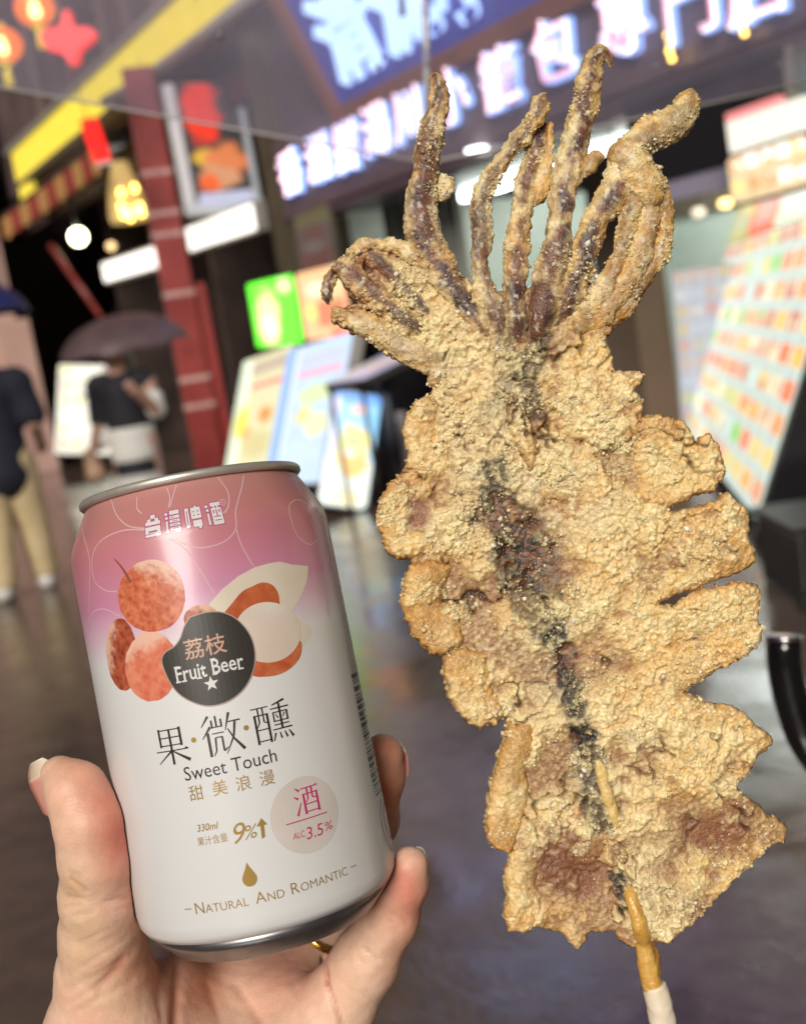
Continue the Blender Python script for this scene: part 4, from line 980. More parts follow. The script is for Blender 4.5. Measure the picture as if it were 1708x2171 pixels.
blob('lychee_print', 700, 850, 90, 75, F_dk, 0.05, (0.1, .75))
blob('lychee_print', 300, 1025, 78, 182, F_dk, 0.06, (-.75, .3), rot=-0.08)
blob('lychee_print', 448, 732, 168, 182, F_red, 0.09, (.25, .72))
blob('lychee_print', 448, 1085, 132, 176, F_pk, 0.12, (-.35, .75))
put('stem_print', strip_bm(smooth2([Zc(*p) for p in ((262, 545), (300, 590), (345, 665))], .4), .25, None, .9), ink('stem_ink', (0.3, 0.08, 0.05)), 0.13)
leaf = [(735, 775), (800, 700), (880, 635), (960, 590), (1040, 568), (1090, 560), (1150, 575), (1232, 583), (1228, 650), (1195, 740), (1145, 812), (1200, 855), (1255, 905), (1235, 950), (1190, 1000), (1100, 1020), (900, 950), (820, 880)]
put('peel_print', poly_bm([Zc(*p) for p in leaf]), ink('peel_cream', (0.7, 0.6, 0.47), col2=(.74, .67, .56), scale=90), 0.04)
put('peel_print', poly_bm(smooth2([Zc(*p) for p in [(800, 830), (850, 770), (900, 712), (950, 685), (1000, 665), (1050, 675), (1080, 715), (1088, 760), (1082, 800), (960, 790), (880, 850), (800, 830)]], .5)[:-1]), ink('peel_red', (0.45, 0.09, 0.03), col2=(.6, .16, .06), scale=300), 0.07)
put('peel_print', poly_bm(smooth2([Zc(*p) for p in [(940, 1060), (1100, 1040), (1185, 960), (1200, 985), (1190, 1040), (1150, 1090), (1090, 1125), (1010, 1138), (950, 1128), (940, 1060)]], .5)[:-1]), ink('peel_red_rim', (0.5, 0.1, 0.035), col2=(.62, .2, .09), scale=300), 0.07)
blob('flesh_print', 1028, 915, 166, 152, F_fl, 0.12, (.1, .5), 0.0)
# badge
bd = [(640, 838), (720, 814), (800, 814), (870, 845), (930, 910), (960, 980), (966, 1060), (945, 1140), (900, 1210), (830, 1262), (750, 1284), (680, 1275), (600, 1235), (550, 1180), (515, 1110), (500, 1050), (520, 1012), (560, 988), (592, 945), (612, 885)]
bd2 = smooth2([Zc(*p) for p in bd + bd[:1]], .8)[:-1]
put('badge_print', poly_bm(bd2), I_badge, 0.16)
put('badge_edge', strip_bm(bd2 + bd2[:1], .28), ink('badge_edge_ink', (.4, .3, .24)), 0.18)
def words(body_, px, size, m, lift, name='lettering', sp=1.0, bold=0.0, shear=0.0, pxmap=can_px, w=None):
    bm = text_bm(body_, size, bold=bold, spacing=sp, shear=shear); s, h = pxmap(*px)
    if w:
        xs = [v.co.x for v in bm.verts]; k = w / (max(xs) - min(xs)); bmesh.ops.scale(bm, vec=(k, 1, 1), verts=bm.verts)
    xs = [v.co.x for v in bm.verts]; ys = [v.co.y for v in bm.verts]
    bmesh.ops.translate(bm, verts=bm.verts, vec=(s - (max(xs) + min(xs)) / 2, h - (max(ys) + min(ys)) / 2, 0)); put(name, bm, m, lift)
# characters drawn stroke by stroke: (x0,y0,x1,y1,w0,w1) on a 100 x 100 field
GUO = [(20, 94, 20, 46, 6, 6), (80, 94, 80, 46, 7, 7), (20, 90, 80, 90, 3, 3), (20, 70, 80, 70, 3, 3), (20, 50, 80, 50, 3, 3), (50, 92, 50, 0, 6, 7), (3, 36, 97, 36, 3, 3), (88, 39, 97, 36, 7, 2), (47, 34, 6, 5, 5, 2), (53, 34, 97, 6, 3, 9)]
WEI = [(24, 98, 4, 74, 7, 2), (26, 72, 2, 45, 7, 2), (17, 58, 17, 0, 7, 7), (41, 96, 41, 70, 5, 5), (30, 87, 30, 67, 5, 5), (53, 87, 53, 67, 5, 5), (30, 69, 53, 69, 3, 3), (27, 54, 56, 54, 3, 3), (34, 44, 31, 12, 5, 4), (31, 12, 24, 1, 4, 2), (34, 44, 51, 44, 3, 3), (50, 44, 50, 9, 5, 5), (50, 9, 61, 17, 5, 2), (75, 98, 60, 57, 7, 2), (68, 76, 99, 76, 3, 4), (86, 74, 78, 40, 6, 5), (78, 40, 55, 1, 5, 2), (66, 60, 78, 34, 3, 5), (78, 34, 99, 4, 5, 8)]
XUN = [(1, 90, 45, 90, 3, 3), (8, 74, 8, 1, 6, 6), (40, 74, 40, 1, 6, 6), (8, 72, 40, 72, 3, 3), (18, 90, 18, 54, 4, 4), (30, 90, 30, 54, 4, 4), (18, 54, 11, 42, 4, 2), (30, 53, 39, 51, 3, 3), (8, 36, 40, 36, 3, 3), (8, 8, 40, 8, 3, 3), (90, 99, 56, 90, 6, 3), (50, 81, 99, 81, 3, 4), (74, 92, 74, 30, 6, 6), (56, 72, 56, 47, 4, 4), (92, 72, 92, 47, 5, 5), (56, 71, 92, 71, 3, 3), (56, 49, 92, 49, 3, 3), (62, 67, 67, 56, 2, 4), (86, 67, 80, 56, 4, 2), (54, 40, 94, 40, 3, 3), (48, 29, 100, 29, 3, 4), (54, 21, 47, 2, 5, 3), (65, 21, 68, 5, 3, 5), (78, 21, 83, 5, 3, 6), (90, 21, 99, 3, 3, 7)]
JIU = [(10, 96, 25, 84, 3, 9), (2, 68, 17, 58, 3, 9), (5, 2, 25, 44, 9, 3), (30, 90, 97, 90, 4, 4), (89, 93, 97, 90, 7, 3), (38, 72, 38, 0, 8, 9), (90, 72, 90, 0, 8, 9), (38, 69, 90, 69, 4, 4), (54, 90, 54, 52, 7, 6), (54, 52, 44, 40, 6, 2), (72, 90, 72, 52, 7, 6), (72, 52, 88, 50, 5, 4), (38, 34, 90, 34, 4, 4), (38, 8, 90, 8, 4, 4)]
def strokes(name, st, px, size, m, lift):
    s, h = can_px(*px); k = size / 100; bm = bmesh.new()
    for x0, y0, x1, y1, a, b in st: strip_bm([(s + (x0 - 50) * k, h + (y0 - 50) * k), (s + (x1 - 50) * k, h + (y1 - 50) * k)], a * k, bm, b * k)
    put(name, bm, m, lift)
strokes('lettering', GUO, (363, 1580), 8.9, I_black, 0.05); strokes('lettering', WEI, (470, 1556), 9.4, I_black, 0.05); strokes('lettering', XUN, (577, 1530), 9.2, I_black, 0.05)
def disc_bm(s, h, r, n=40, bm=None): return poly_bm([(s + r * math.cos(2 * math.pi * k / n), h + r * math.sin(2 * math.pi * k / n)) for k in range(n)], bm)
for p in ((411, 1569), (522, 1543)): put('dot_print', disc_bm(*can_px(*p), 0.62, 16), I_gold, 0.05)
words('Sweet Touch', (487, 1623), 4.5, I_black, 0.05, w=21.6)
for ch, p in (('甜', (416, 1681)), ('美', (466, 1670)), ('浪', (516, 1660)), ('漫', (566, 1649))): words(ch, p, 3.7, I_gold, 0.05)
words('荔枝', Zc(715, 985), 4.9, I_rose, 0.19, bold=0.01, pxmap=lambda a, b: (a, b))
words('Fruit', Zc(645, 1114), 4.9, I_white, 0.19, bold=0.012, pxmap=lambda a, b: (a, b), w=7.2)
words('Beer', Zc(828, 1072), 4.9, I_white, 0.19, bold=0.012, pxmap=lambda a, b: (a, b), w=7.2)
s0, h0 = Zc(645, 1114); bm = bmesh.new()
for dx, dy in ((-3.2, -1.75), (-1.8, -1.75), (1.75, -1.75), (-3.1, 1.7)): poly_bm([(s0 + dx - .6, h0 + dy - .17), (s0 + dx + .6, h0 + dy - .17), (s0 + dx + .6, h0 + dy + .17), (s0 + dx - .6, h0 + dy + .17)], bm)
s1, h1 = Zc(828, 1072)
for dx, dy in ((-3.1, -1.72), (-3.1, 1.72), (2.8, -1.72)): poly_bm([(s1 + dx - .6, h1 + dy - .17), (s1 + dx + .6, h1 + dy - .17), (s1 + dx + .6, h1 + dy + .17), (s1 + dx - .6, h1 + dy + .17)], bm)
put('lettering_serif', bm, I_white, 0.19)
ss, hs = Zc(748, 1172); put('star_print', poly_bm([(ss + (1.75 if k % 2 == 0 else .72) * math.sin(k * math.pi / 5), hs + (1.75 if k % 2 == 0 else .72) * math.cos(k * math.pi / 5)) for k in range(10)]), I_white, 0.19)
words('330ml', (440, 1753), 2.3, I_gold, 0.05, shear=.25, w=5.2, bold=.012); words('果汁含量', (450, 1780), 2.15, I_gold, 0.05, w=7.2)
words('9', (508, 1766), 6.6, I_gold, 0.05, shear=.3); words('%', (532, 1763), 4.4, I_gold, 0.05, shear=.25, w=3.2)
su, hu = can_px(556, 1756); put('arrow_print', poly_bm([(su - .5, hu - 2.3), (su + .3, hu - 2.0), (su + .55, hu + .6), (su + 1.3, hu + .6), (su + .2, hu + 2.3), (su - 1.2, hu + .6), (su - .35, hu + .6)]), I_gold, 0.05)
sd_, hd_ = can_px(650, 1727)
put('seal_print', disc_bm(sd_, hd_, 8.7, 56), mat('pearl_seal', (0.68, 0.62, 0.56), 0.25, 0.1, col2=(.74, .66, .62), scale=120, coat=.8), 0.04)
strokes('lettering', JIU, (651, 1694), 6.6, I_mag, 0.08)
put('seal_rule', strip_bm([(sd_ - 5.3, hd_ - .9), (sd_, hd_ - .9), (sd_ + 5.3, hd_ - .9)], .26), I_mag, 0.08)
words('ALC.', (634, 1770), 2.1, I_mag, 0.08, shear=.2, w=3.1); words('3.5', (667, 1762), 3.9, I_mag, 0.08, shear=.15, w=4.5); words('%', (696, 1750), 2.7, I_mag, 0.08, shear=.15, w=2.2)
sp_, hp_ = can_px(528, 1855); put('drop_print', poly_bm([(sp_, hp_ + 2.9), (sp_ - .5, hp_ + 1.7), (sp_ - 1.35, hp_ + .2)] + [(sp_ - 1.7 * math.cos(a), hp_ - .9 - 1.7 * math.sin(a)) for a in np.linspace(-.2, math.pi + .2, 14)] + [(sp_ + 1.35, hp_ + .2), (sp_ + .5, hp_ + 1.7)]), I_gold, 0.05)
sn, hn = can_px(536, 1906); x = sn - 13.9
for wd, big in (('N', 1), ('ATURAL', 0), (' ', -1), ('A', 1), ('ND', 0), (' ', -1), ('R', 1), ('OMANTIC', 0)):
    if big < 0: x += 1.3; continue
    bm = text_bm(wd, 3.7 if big else 2.75, bold=-.004); xs = [v.co.x for v in bm.verts]; ys = [v.co.y for v in bm.verts]; bmesh.ops.translate(bm, verts=bm.verts, vec=(x - min(xs), hn - 1.25 - min(ys), 0)); x += max(xs) - min(xs) + .32; put('lettering', bm, I_gold, 0.05)
for a in (sn - 16.8, x + .9): put('dash_print', strip_bm([(a, hn), (a + .9, hn), (a + 1.9, hn)], .22), I_gold, 0.05)
# brewer's mark in block characters
sL, hL = can_px(391, 1101)
LOGO = [[(0, 0, 100, 62), (0, 72, 100, 94), (12, 94, 36, 112), (64, 94, 88, 112), (34, 112, 66, 136)], [(32, 112, 95, 138), (32, 86, 95, 104), (32, 62, 95, 78), (32, 38, 95, 54), (32, 14, 95, 30), (58, -4, 92, 14), (0, 112, 18, 128), (4, 86, 20, 102), (6, 0, 18, 74)], [(0, 8, 24, 132), (38, 58, 100, 130), (44, 6, 98, 46), (62, 130, 76, 140), (76, -8, 90, 6)], [(36, 116, 100, 140), (50, 104, 60, 116), (74, 104, 84, 116), (36, -4, 100, 104), (0, 112, 18, 128), (4, 86, 20, 102), (6, 0, 18, 74)]]
HOLE = [[(22, 24, 78, 36), (40, 94, 60, 112)], [(40, 92, 60, 97), (44, 67, 82, 72), (44, 43, 82, 48), (44, 20, 82, 24)], [(9, 26, 15, 114), (50, 76, 60, 84), (78, 76, 88, 84), (50, 100, 60, 108), (78, 100, 88, 108)], [(46, 70, 54, 90), (64, 46, 71, 94), (82, 70, 90, 90), (46, 44, 90, 50), (48, 20, 90, 26)]]
kL = 0.0375; I_lo = ink('mark_outline', (0.45, 0.1, 0.22))
def rects(rs, ox, grow, bm):
    for a, b, c, d in rs: poly_bm([(ox + (a - grow) * kL, hL + (b - 66 - grow) * kL), (ox + (c + grow) * kL, hL + (b - 66 - grow) * kL), (ox + (c + grow) * kL, hL + (d - 66 + grow) * kL), (ox + (a - grow) * kL, hL + (d - 66 + grow) * kL)], bm)
for i in range(4):
    ox = sL - 9.6 + i * 4.95
    bm = bmesh.new(); rects(LOGO[i], ox, 6, bm); put('mark_outline', bm, I_lo, 0.045)
    bm = bmesh.new(); rects(LOGO[i], ox, 0, bm); put('mark_character', bm, I_white, 0.065)
    bm = bmesh.new(); rects(HOLE[i], ox, 0, bm); put('mark_counter', bm, I_lo, 0.085)
sR, hR = Zc(803, 262); put('register_mark', strip_bm([(sR + .75 * math.cos(a), hR + .75 * math.sin(a)) for a in np.linspace(0, 6.2832, 17)], .16), I_swirl, 0.05); words('R', (sR, hR), 1.1, I_swirl, 0.05, pxmap=lambda a, b: (a, b))
# bar code and red seal near the right-hand edge
ba, bb_ = can_px(746, 1424), can_px(795, 1690); sB = max(ba[0], bb_[0]) - 1.2; hB = bb_[1]; bm = bmesh.new()
while hB < ba[1]:
    w = random.choice((.28, .28, .5, .8, 1.15)); poly_bm([(sB, hB), (sB + 9, hB), (sB + 9, hB + w), (sB, hB + w)], bm); hB += w + random.choice((.35, .35, .5, .85))
put('bar_code', bm, I_black, 0.05)
sS, hS = can_px(815, 1750); I_seal = ink('red_seal_ink', (0.55, 0.06, 0.03))
for r_, w in ((7.4, .3), (6.5, .25), (4.2, .7)): put('red_seal', strip_bm([(sS + 5.0 + r_ * math.cos(a), hS + r_ * math.sin(a)) for a in np.linspace(0, 6.2832, 49)], w), I_seal, 0.05)

# ------------------------------------------------------------------ the hand
# picture points with a depth in millimetres and a radius in picture units -> camera millimetres
def hpt(x, y, d, r): return ((x - CXP) / FPX * d, -(y - CYP) / FPX * d, -d, r / FPX * d)
HAND = [
    [hpt(126, 1640, 267, 38), hpt(160, 1676, 264, 60), hpt(193, 1745, 262, 73), hpt(207, 1815, 264, 76), hpt(209, 1900, 268, 77), hpt(216, 1980, 274, 84), hpt(222, 2070, 280, 98), hpt(235, 2200, 284, 140), hpt(270, 2400, 285, 190)],        # thumb
    [hpt(330, 2140, 300, 130), hpt(380, 2320, 296, 200), hpt(430, 2600, 285, 215), hpt(440, 2950, 270, 200), hpt(450, 3500, 250, 215)],
    [hpt(480, 2160, 312, 120), hpt(500, 2350, 300, 190), hpt(470, 2600, 288, 210)],
    [hpt(590, 2150, 306, 105), hpt(590, 2330, 298, 180), hpt(520, 2600, 288, 180)],
    [hpt(868, 1836, 279, 40), hpt(856, 1872, 281, 48), hpt(826, 1945, 285, 58), hpt(776, 2035, 290, 68), hpt(716, 2130, 294, 78), hpt(650, 2260, 294, 120)],   # little finger
    [hpt(811, 1600, 305, 44), hpt(806, 1650, 307, 48), hpt(790, 1740, 312, 52), hpt(745, 1850, 322, 56), hpt(680, 1960, 326, 60), hpt(610, 2100, 316, 85)],    # ring finger
    [hpt(672, 1440, 328, 44), hpt(672, 1510, 328, 50), hpt(655, 1620, 331, 54), hpt(620, 1780, 334, 58), hpt(560, 1950, 330, 66), hpt(520, 2120, 318, 90)],
    [hpt(640, 1330, 331, 44), hpt(620, 1420, 332, 50), hpt(580, 1560, 334, 54), hpt(520, 1740, 336, 60), hpt(450, 1930, 332, 70), hpt(420, 2120, 318, 95)],
]
_ca = np.array([*(CANL.to_3x3() @ Vector((0, 0, 1)))]); _cb = np.array([*cc])
def carve_can(D, X, Y, Z):
    """flesh gives way to the can it holds"""
    px, py, pz = X - _cb[0], Y - _cb[1], Z - _cb[2]
    h = px * _ca[0] + py * _ca[1] + pz * _ca[2]
    r = np.sqrt(np.maximum((px - h * _ca[0]) ** 2 + (py - h * _ca[1]) ** 2 + (pz - h * _ca[2]) ** 2, 0))
    cd_ = np.maximum(r - np.interp(np.clip(h, 0, 115), _ph, _pr).astype(np.float32) - 0.15, -h - 0.3).astype(np.float32)
    k = 1.2; a = -cd_; return np.maximum(D, a) + np.maximum(k - np.abs(D - a), 0) ** 2 / (4 * k)
hv, hq = body_mesh('hand', HAND, 0.8, 9.0, carve_can)
def seg_dist(p, a, b):
    a, b = np.array(a), np.array(b); v = b - a; t = np.clip(((p - a) @ v) / (v @ v), 0, 1); return np.linalg.norm(p - a - t[:, None] * v, axis=1)
hx = CXP + FPX * hv[:, 0] / -hv[:, 2]; hy = CYP - FPX * hv[:, 1] / -hv[:, 2]; hp2 = np.stack([hx, hy], 1)
# creases and knuckle folds pressed in along the view
me = mesh_fast('hand', hv, hq); hn_ = np.zeros(len(hv) * 3, np.float32); me.vertices.foreach_get('normal', hn_); hn_ = hn_.reshape(-1, 3)
front = np.clip(hn_[:, 2] * 1.5 + .3, 0, 1); disp = np.zeros(len(hv))
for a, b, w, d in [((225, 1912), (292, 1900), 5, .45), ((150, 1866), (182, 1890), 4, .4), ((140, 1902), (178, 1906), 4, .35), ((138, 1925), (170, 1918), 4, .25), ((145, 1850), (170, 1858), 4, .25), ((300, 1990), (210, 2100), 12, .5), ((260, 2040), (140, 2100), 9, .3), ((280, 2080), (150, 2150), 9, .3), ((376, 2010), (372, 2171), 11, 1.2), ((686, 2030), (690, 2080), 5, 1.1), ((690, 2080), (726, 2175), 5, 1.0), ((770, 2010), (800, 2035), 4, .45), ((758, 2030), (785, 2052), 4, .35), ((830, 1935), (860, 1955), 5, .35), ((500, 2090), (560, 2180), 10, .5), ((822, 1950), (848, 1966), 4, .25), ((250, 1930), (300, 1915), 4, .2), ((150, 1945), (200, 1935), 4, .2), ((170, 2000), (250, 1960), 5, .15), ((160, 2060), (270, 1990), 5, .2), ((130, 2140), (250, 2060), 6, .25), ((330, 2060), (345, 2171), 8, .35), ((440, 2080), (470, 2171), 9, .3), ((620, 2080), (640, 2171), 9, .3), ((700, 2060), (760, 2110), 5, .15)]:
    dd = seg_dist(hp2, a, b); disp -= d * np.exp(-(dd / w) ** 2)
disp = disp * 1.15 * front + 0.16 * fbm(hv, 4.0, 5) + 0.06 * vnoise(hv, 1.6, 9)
hv2 = hv + hn_ * disp[:, None]
col = np.tile(np.array(lin((236, 198, 172))), (len(hv), 1))
def tone(c, w): global col; col = col * (1 - w[:, None]) + np.array(lin(c)) * w[:, None]
n1_ = fbm(hv, 14, 3); tone((232, 190, 158), np.clip(n1_ * .8, 0, .6)); tone((214, 150, 122), np.clip(-n1_ * .8, 0, .6))
for (x, y, rx, ry), c, w in [((255, 1770, 55, 110), (205, 105, 88), .85), ((215, 1680, 70, 60), (214, 130, 108), .6), ((160, 1620, 60, 40), (226, 158, 126), .6), ((285, 1900, 30, 60), (205, 120, 98), .5), ((300, 2060, 80, 60), (205, 125, 90), .5), ((810, 1680, 60, 70), (216, 132, 102), .9), ((815, 1585, 50, 40), (226, 150, 118), .9), ((850, 1870, 50, 50), (216, 132, 112), .85), ((880, 1920, 40, 60), (212, 128, 104), .7), ((600, 2060, 90, 70), (214, 140, 118), .7), ((430, 2070, 60, 120), (196, 118, 84), .7), ((250, 2120, 60, 40), (236, 196, 160), .6), ((170, 1990, 50, 100), (226, 190, 152), .7), ((155, 1880, 28, 40), (206, 168, 126), .7), ((560, 2150, 50, 40), (230, 176, 150), .6)]:
    tone(c, w * np.exp(-((hx - x) / rx) ** 2 - ((hy - y) / ry) ** 2))
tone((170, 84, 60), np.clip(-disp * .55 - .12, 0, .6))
hm_ = np.array([*(v * .001 for v in ())]) if False else None
HANDM = CM @ Matrix.Translation(Vector((-60, -110, -290)) * .001)
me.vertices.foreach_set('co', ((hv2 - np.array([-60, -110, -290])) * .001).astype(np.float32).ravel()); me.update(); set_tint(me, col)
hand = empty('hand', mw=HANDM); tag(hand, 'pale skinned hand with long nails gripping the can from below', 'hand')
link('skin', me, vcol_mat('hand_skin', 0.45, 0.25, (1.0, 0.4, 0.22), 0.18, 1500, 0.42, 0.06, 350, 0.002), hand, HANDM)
def nail(c, along, out, L, Wd, tip=0.3, curve=0.35):
    """curved plate: along the finger, bulging to 'out'"""
    c = Vector(c); a = Vector(along).normalized(); o = Vector(out); o = (o - a * o.dot(a)).normalized(); s = a.cross(o)
    vs, fs, vt, ft = [], [], [], []; nu, nv_ = 14, 11
    for part in (0, 1):
        V, F_ = (vs, fs) if part == 0 else (vt, ft); t0, t1 = (0, 1 - tip) if part == 0 else (1 - tip, 1)
        for lay in (0, 1):
            for i in range(nu):
                t = t0 + (t1 - t0) * i / (nu - 1); ww = Wd / 2 * (1 - max(0, (t - .6) / .4) ** 2 * .6) * (1 - max(0, (.15 - t) / .15) ** 2 * .3)
                for j in range(nv_):
                    u = -1 + 2 * j / (nv_ - 1); p = c + a * (t - .5) * L + s * (u * ww) + o * (-curve * ww * u * u + .12 * L * (1 - (2 * t - .9) ** 2) * .5 + (.12 if lay == 0 else -.15)); V.append((p - Vector((-60, -110, -290))) * .001)
        n = nu * nv_
        for i in range(nu - 1):
            for j in range(nv_ - 1):
                q = i * nv_ + j; F_.append((q, q + 1, q + nv_ + 1, q + nv_)); F_.append((n + q, n + q + nv_, n + q + nv_ + 1, n + q + 1))
        for i in range(nu - 1):
            for j in (0, nv_ - 1): q = i * nv_ + j; F_.append((q, q + nv_, n + q + nv_, n + q))
        for j in range(nv_ - 1):
            for i in (0, nu - 1): q = i * nv_ + j; F_.append((q, q + 1, n + q + 1, n + q))
    mn = bpy.data.materials.get('nail_pink') or mat('nail_pink', lin((226, 172, 158)), 0.22, coat=.5)
    mt = bpy.data.materials.get('nail_tip') or mat('nail_tip', lin((232, 220, 196)), 0.25, coat=.4)
    n_ = link('nail', mesh_np('nail', vs, fs, True), mn, hand, HANDM); link('nail_tip', mesh_np('nail_tip', vt, ft, True), mt, n_, HANDM)
P3 = lambda x, y, d: Vector(hpt(x, y, d, 1)[:3])
nail(P3(103, 1666, 271), P3(76, 1612, 271) - P3(130, 1722, 271), Vector((-1, .3, -1.5)), 14.0, 8.0, .28)
nail(P3(845, 1606, 309), P3(843, 1560, 308) - P3(850, 1650, 310), Vector((.8, .1, -.9)), 10.0, 8.5, .22)
nail(P3(894, 1829, 283), P3(895, 1790, 282) - P3(895, 1870, 284), Vector((.85, .2, -.7)), 8.5, 7.0, .22)
nail(P3(690, 1432, 334), P3(690, 1395, 333) - P3(685, 1475, 335), Vector((.35, .1, -.95)), 11.0, 8.5, .34)
nail(P3(655, 1318, 337), P3(650, 1280, 337) - P3(645, 1360, 338), Vector((.2, .1, -1)), 11.0, 8.5, .34)
# gold ring
rgc = P3(689, 1972, 322); ax_ = (P3(745, 1850, 322) - P3(680, 1960, 326)).normalized(); vs, fs = [], []
e1 = ax_.cross(Vector((0, 0, 1))).normalized(); e2 = ax_.cross(e1)
for i in range(40):
    a = 2 * math.pi * i / 40
    for j in range(10):
        b = 2 * math.pi * j / 10; rr = 8.9 + .7 * math.cos(b); vs.append((rgc + (e1 * math.cos(a) + e2 * math.sin(a)) * rr + ax_ * 1.1 * math.sin(b) - Vector((-60, -110, -290))) * .001)
for i in range(40):
    for j in range(10): fs.append((i * 10 + j, ((i + 1) % 40) * 10 + j, ((i + 1) % 40) * 10 + (j + 1) % 10, i * 10 + (j + 1) % 10))
ring = link('finger_ring', mesh_np('finger_ring', vs, fs, True), mat('gold', (0.75, 0.45, 0.12), 0.2, 1.0), None, HANDM); tag(ring, 'thin gold ring glinting on a finger under the can', 'ring')

# ------------------------------------------------------------------ the fried squid
SQD = 275.0                                      # distance of its middle plane, millimetres
SQO = np.array([(1170 - CXP) / FPX * SQD, -(1100 - CYP) / FPX * SQD])
SQM = CM @ Matrix.Translation(Vector((SQO[0], SQO[1], -SQD)) * .001)
squid = empty('fried_squid', mw=SQM); tag(squid, 'whole deep fried squid in crumbly golden batter on a skewer', 'squid')
def sq(x, y): return ((x - CXP) / FPX * SQD - SQO[0], -(y - CYP) / FPX * SQD - SQO[1])
def unsq(p): return np.stack([(p[:, 0] + SQO[0]) / SQD * FPX + CXP, CYP - (p[:, 1] + SQO[1]) / SQD * FPX], 1)
TILE = dict(A=(1250, 200), B=(2200, 200), C=(1250, 1100), D=(2200, 1100), E=(1500, 2000), F=(2200, 2000), G=(1800, 2850), H=(2200, 2850))
def T(k, *pts): return [((TILE[k][0] + .5855 * x) * .5301, (TILE[k][1] + .5855 * y) * .5301) for x, y in pts]
OUT = (T('C', (122, 210), (120, 270), (140, 330), (260, 390), (380, 440), (500, 515), (600, 570), (700, 600), (790, 650), (785, 710), (800, 750), (845, 765), (780, 830), (690, 865), (665, 905), (640, 960), (605, 1070), (625, 1170), (645, 1260), (640, 1320), (580, 1370), (510, 1430), (460, 1520), (440, 1600), (430, 1640), (437, 1708))
       + T('E', (10, 170), (40, 250), (80, 360), (150, 425), (235, 400), (250, 440), (275, 460), (265, 490), (200, 495), (190, 620), (170, 720), (200, 810), (245, 920), (300, 980), (370, 1050), (440, 1065), (465, 1055), (460, 1130), (450, 1190), (490, 1270), (485, 1350), (530, 1430), (620, 1520), (715, 1575), (770, 1540), (820, 1550), (870, 1495), (915, 1490), (890, 1530), (890, 1600), (865, 1640), (850, 1708))
       + T('G', (370, 150), (345, 220), (320, 300), (280, 450), (250, 560), (245, 650), (230, 760), (250, 860), (300, 920), (400, 945), (385, 1010), (360, 1130), (380, 1240), (360, 1330), (360, 1400), (385, 1470), (480, 1490), (560, 1455), (640, 1455), (710, 1480), (770, 1500), (800, 1550), (845, 1590), (885, 1590), (920, 1545), (955, 1470), (1030, 1475), (1120, 1465), (1130, 1510), (1165, 1550), (1240, 1580), (1340, 1545), (1495, 1550))
       + T('H', (820, 1510), (900, 1460), (1030, 1360), (1150, 1230), (1280, 1110), (1360, 1040), (1480, 905), (1580, 885), (1610, 780), (1540, 720), (1490, 700), (1400, 610), (1310, 540), (1265, 490), (1290, 430), (1350, 410), (1380, 320), (1410, 280), (1500, 215), (1490, 150), (1460, 115), (1380, 78))
       + T('F', (1310, 1440), (1250, 1410), (1150, 1385), (1030, 1370), (960, 1330), (905, 1300), (920, 1275), (985, 1250), (1050, 1200), (1120, 1150), (1230, 1110), (1340, 1030), (1410, 960), (1425, 880), (1395, 800), (1390, 750), (1410, 690), (1405, 610), (1380, 570), (1280, 550), (1220, 550), (1190, 575), (1100, 580), (1020, 605), (930, 635), (820, 700), (730, 705), (800, 650), (890, 620), (1000, 590), (1130, 520), (1200, 510), (1310, 470), (1375, 420), (1380, 370), (1330, 240), (1340, 190), (1340, 130), (1310, 50), (1240, 0))
       + T('D', (1180, 1490), (1130, 1500), (1090, 1545), (1020, 1570), (930, 1590), (850, 1605), (780, 1620), (765, 1610), (790, 1580), (880, 1550), (950, 1510), (1080, 1480), (1110, 1440), (1160, 1370), (1150, 1290), (1120, 1210), (1085, 1140), (1050, 1085), (985, 1120), (965, 1155), (935, 1110), (910, 1050), (870, 1000), (780, 985), (690, 965), (620, 970), (600, 990), (610, 940), (615, 870), (585, 825), (555, 810), (560, 790), (610, 750), (620, 690), (570, 670), (480, 675), (415, 670), (415, 590), (400, 540), (365, 480), (375, 440), (410, 380), (450, 330), (540, 220), (600, 130))
       + T('B', (560, 1660), (420, 1640), (330, 1560), (290, 1610), (150, 1590)) + T('A', (1560, 1600), (1470, 1640), (1400, 1680), (1250, 1660), (1130, 1690), (1090, 1610), (1010, 1550), (930, 1480), (700, 1400), (600, 1340), (520, 1300), (470, 1330), (390, 1305), (290, 1360), (190, 1410), (135, 1460), (130, 1490), (180, 1560), (215, 1620), (260, 1690)) + T('C', (300, 190), (220, 215)))
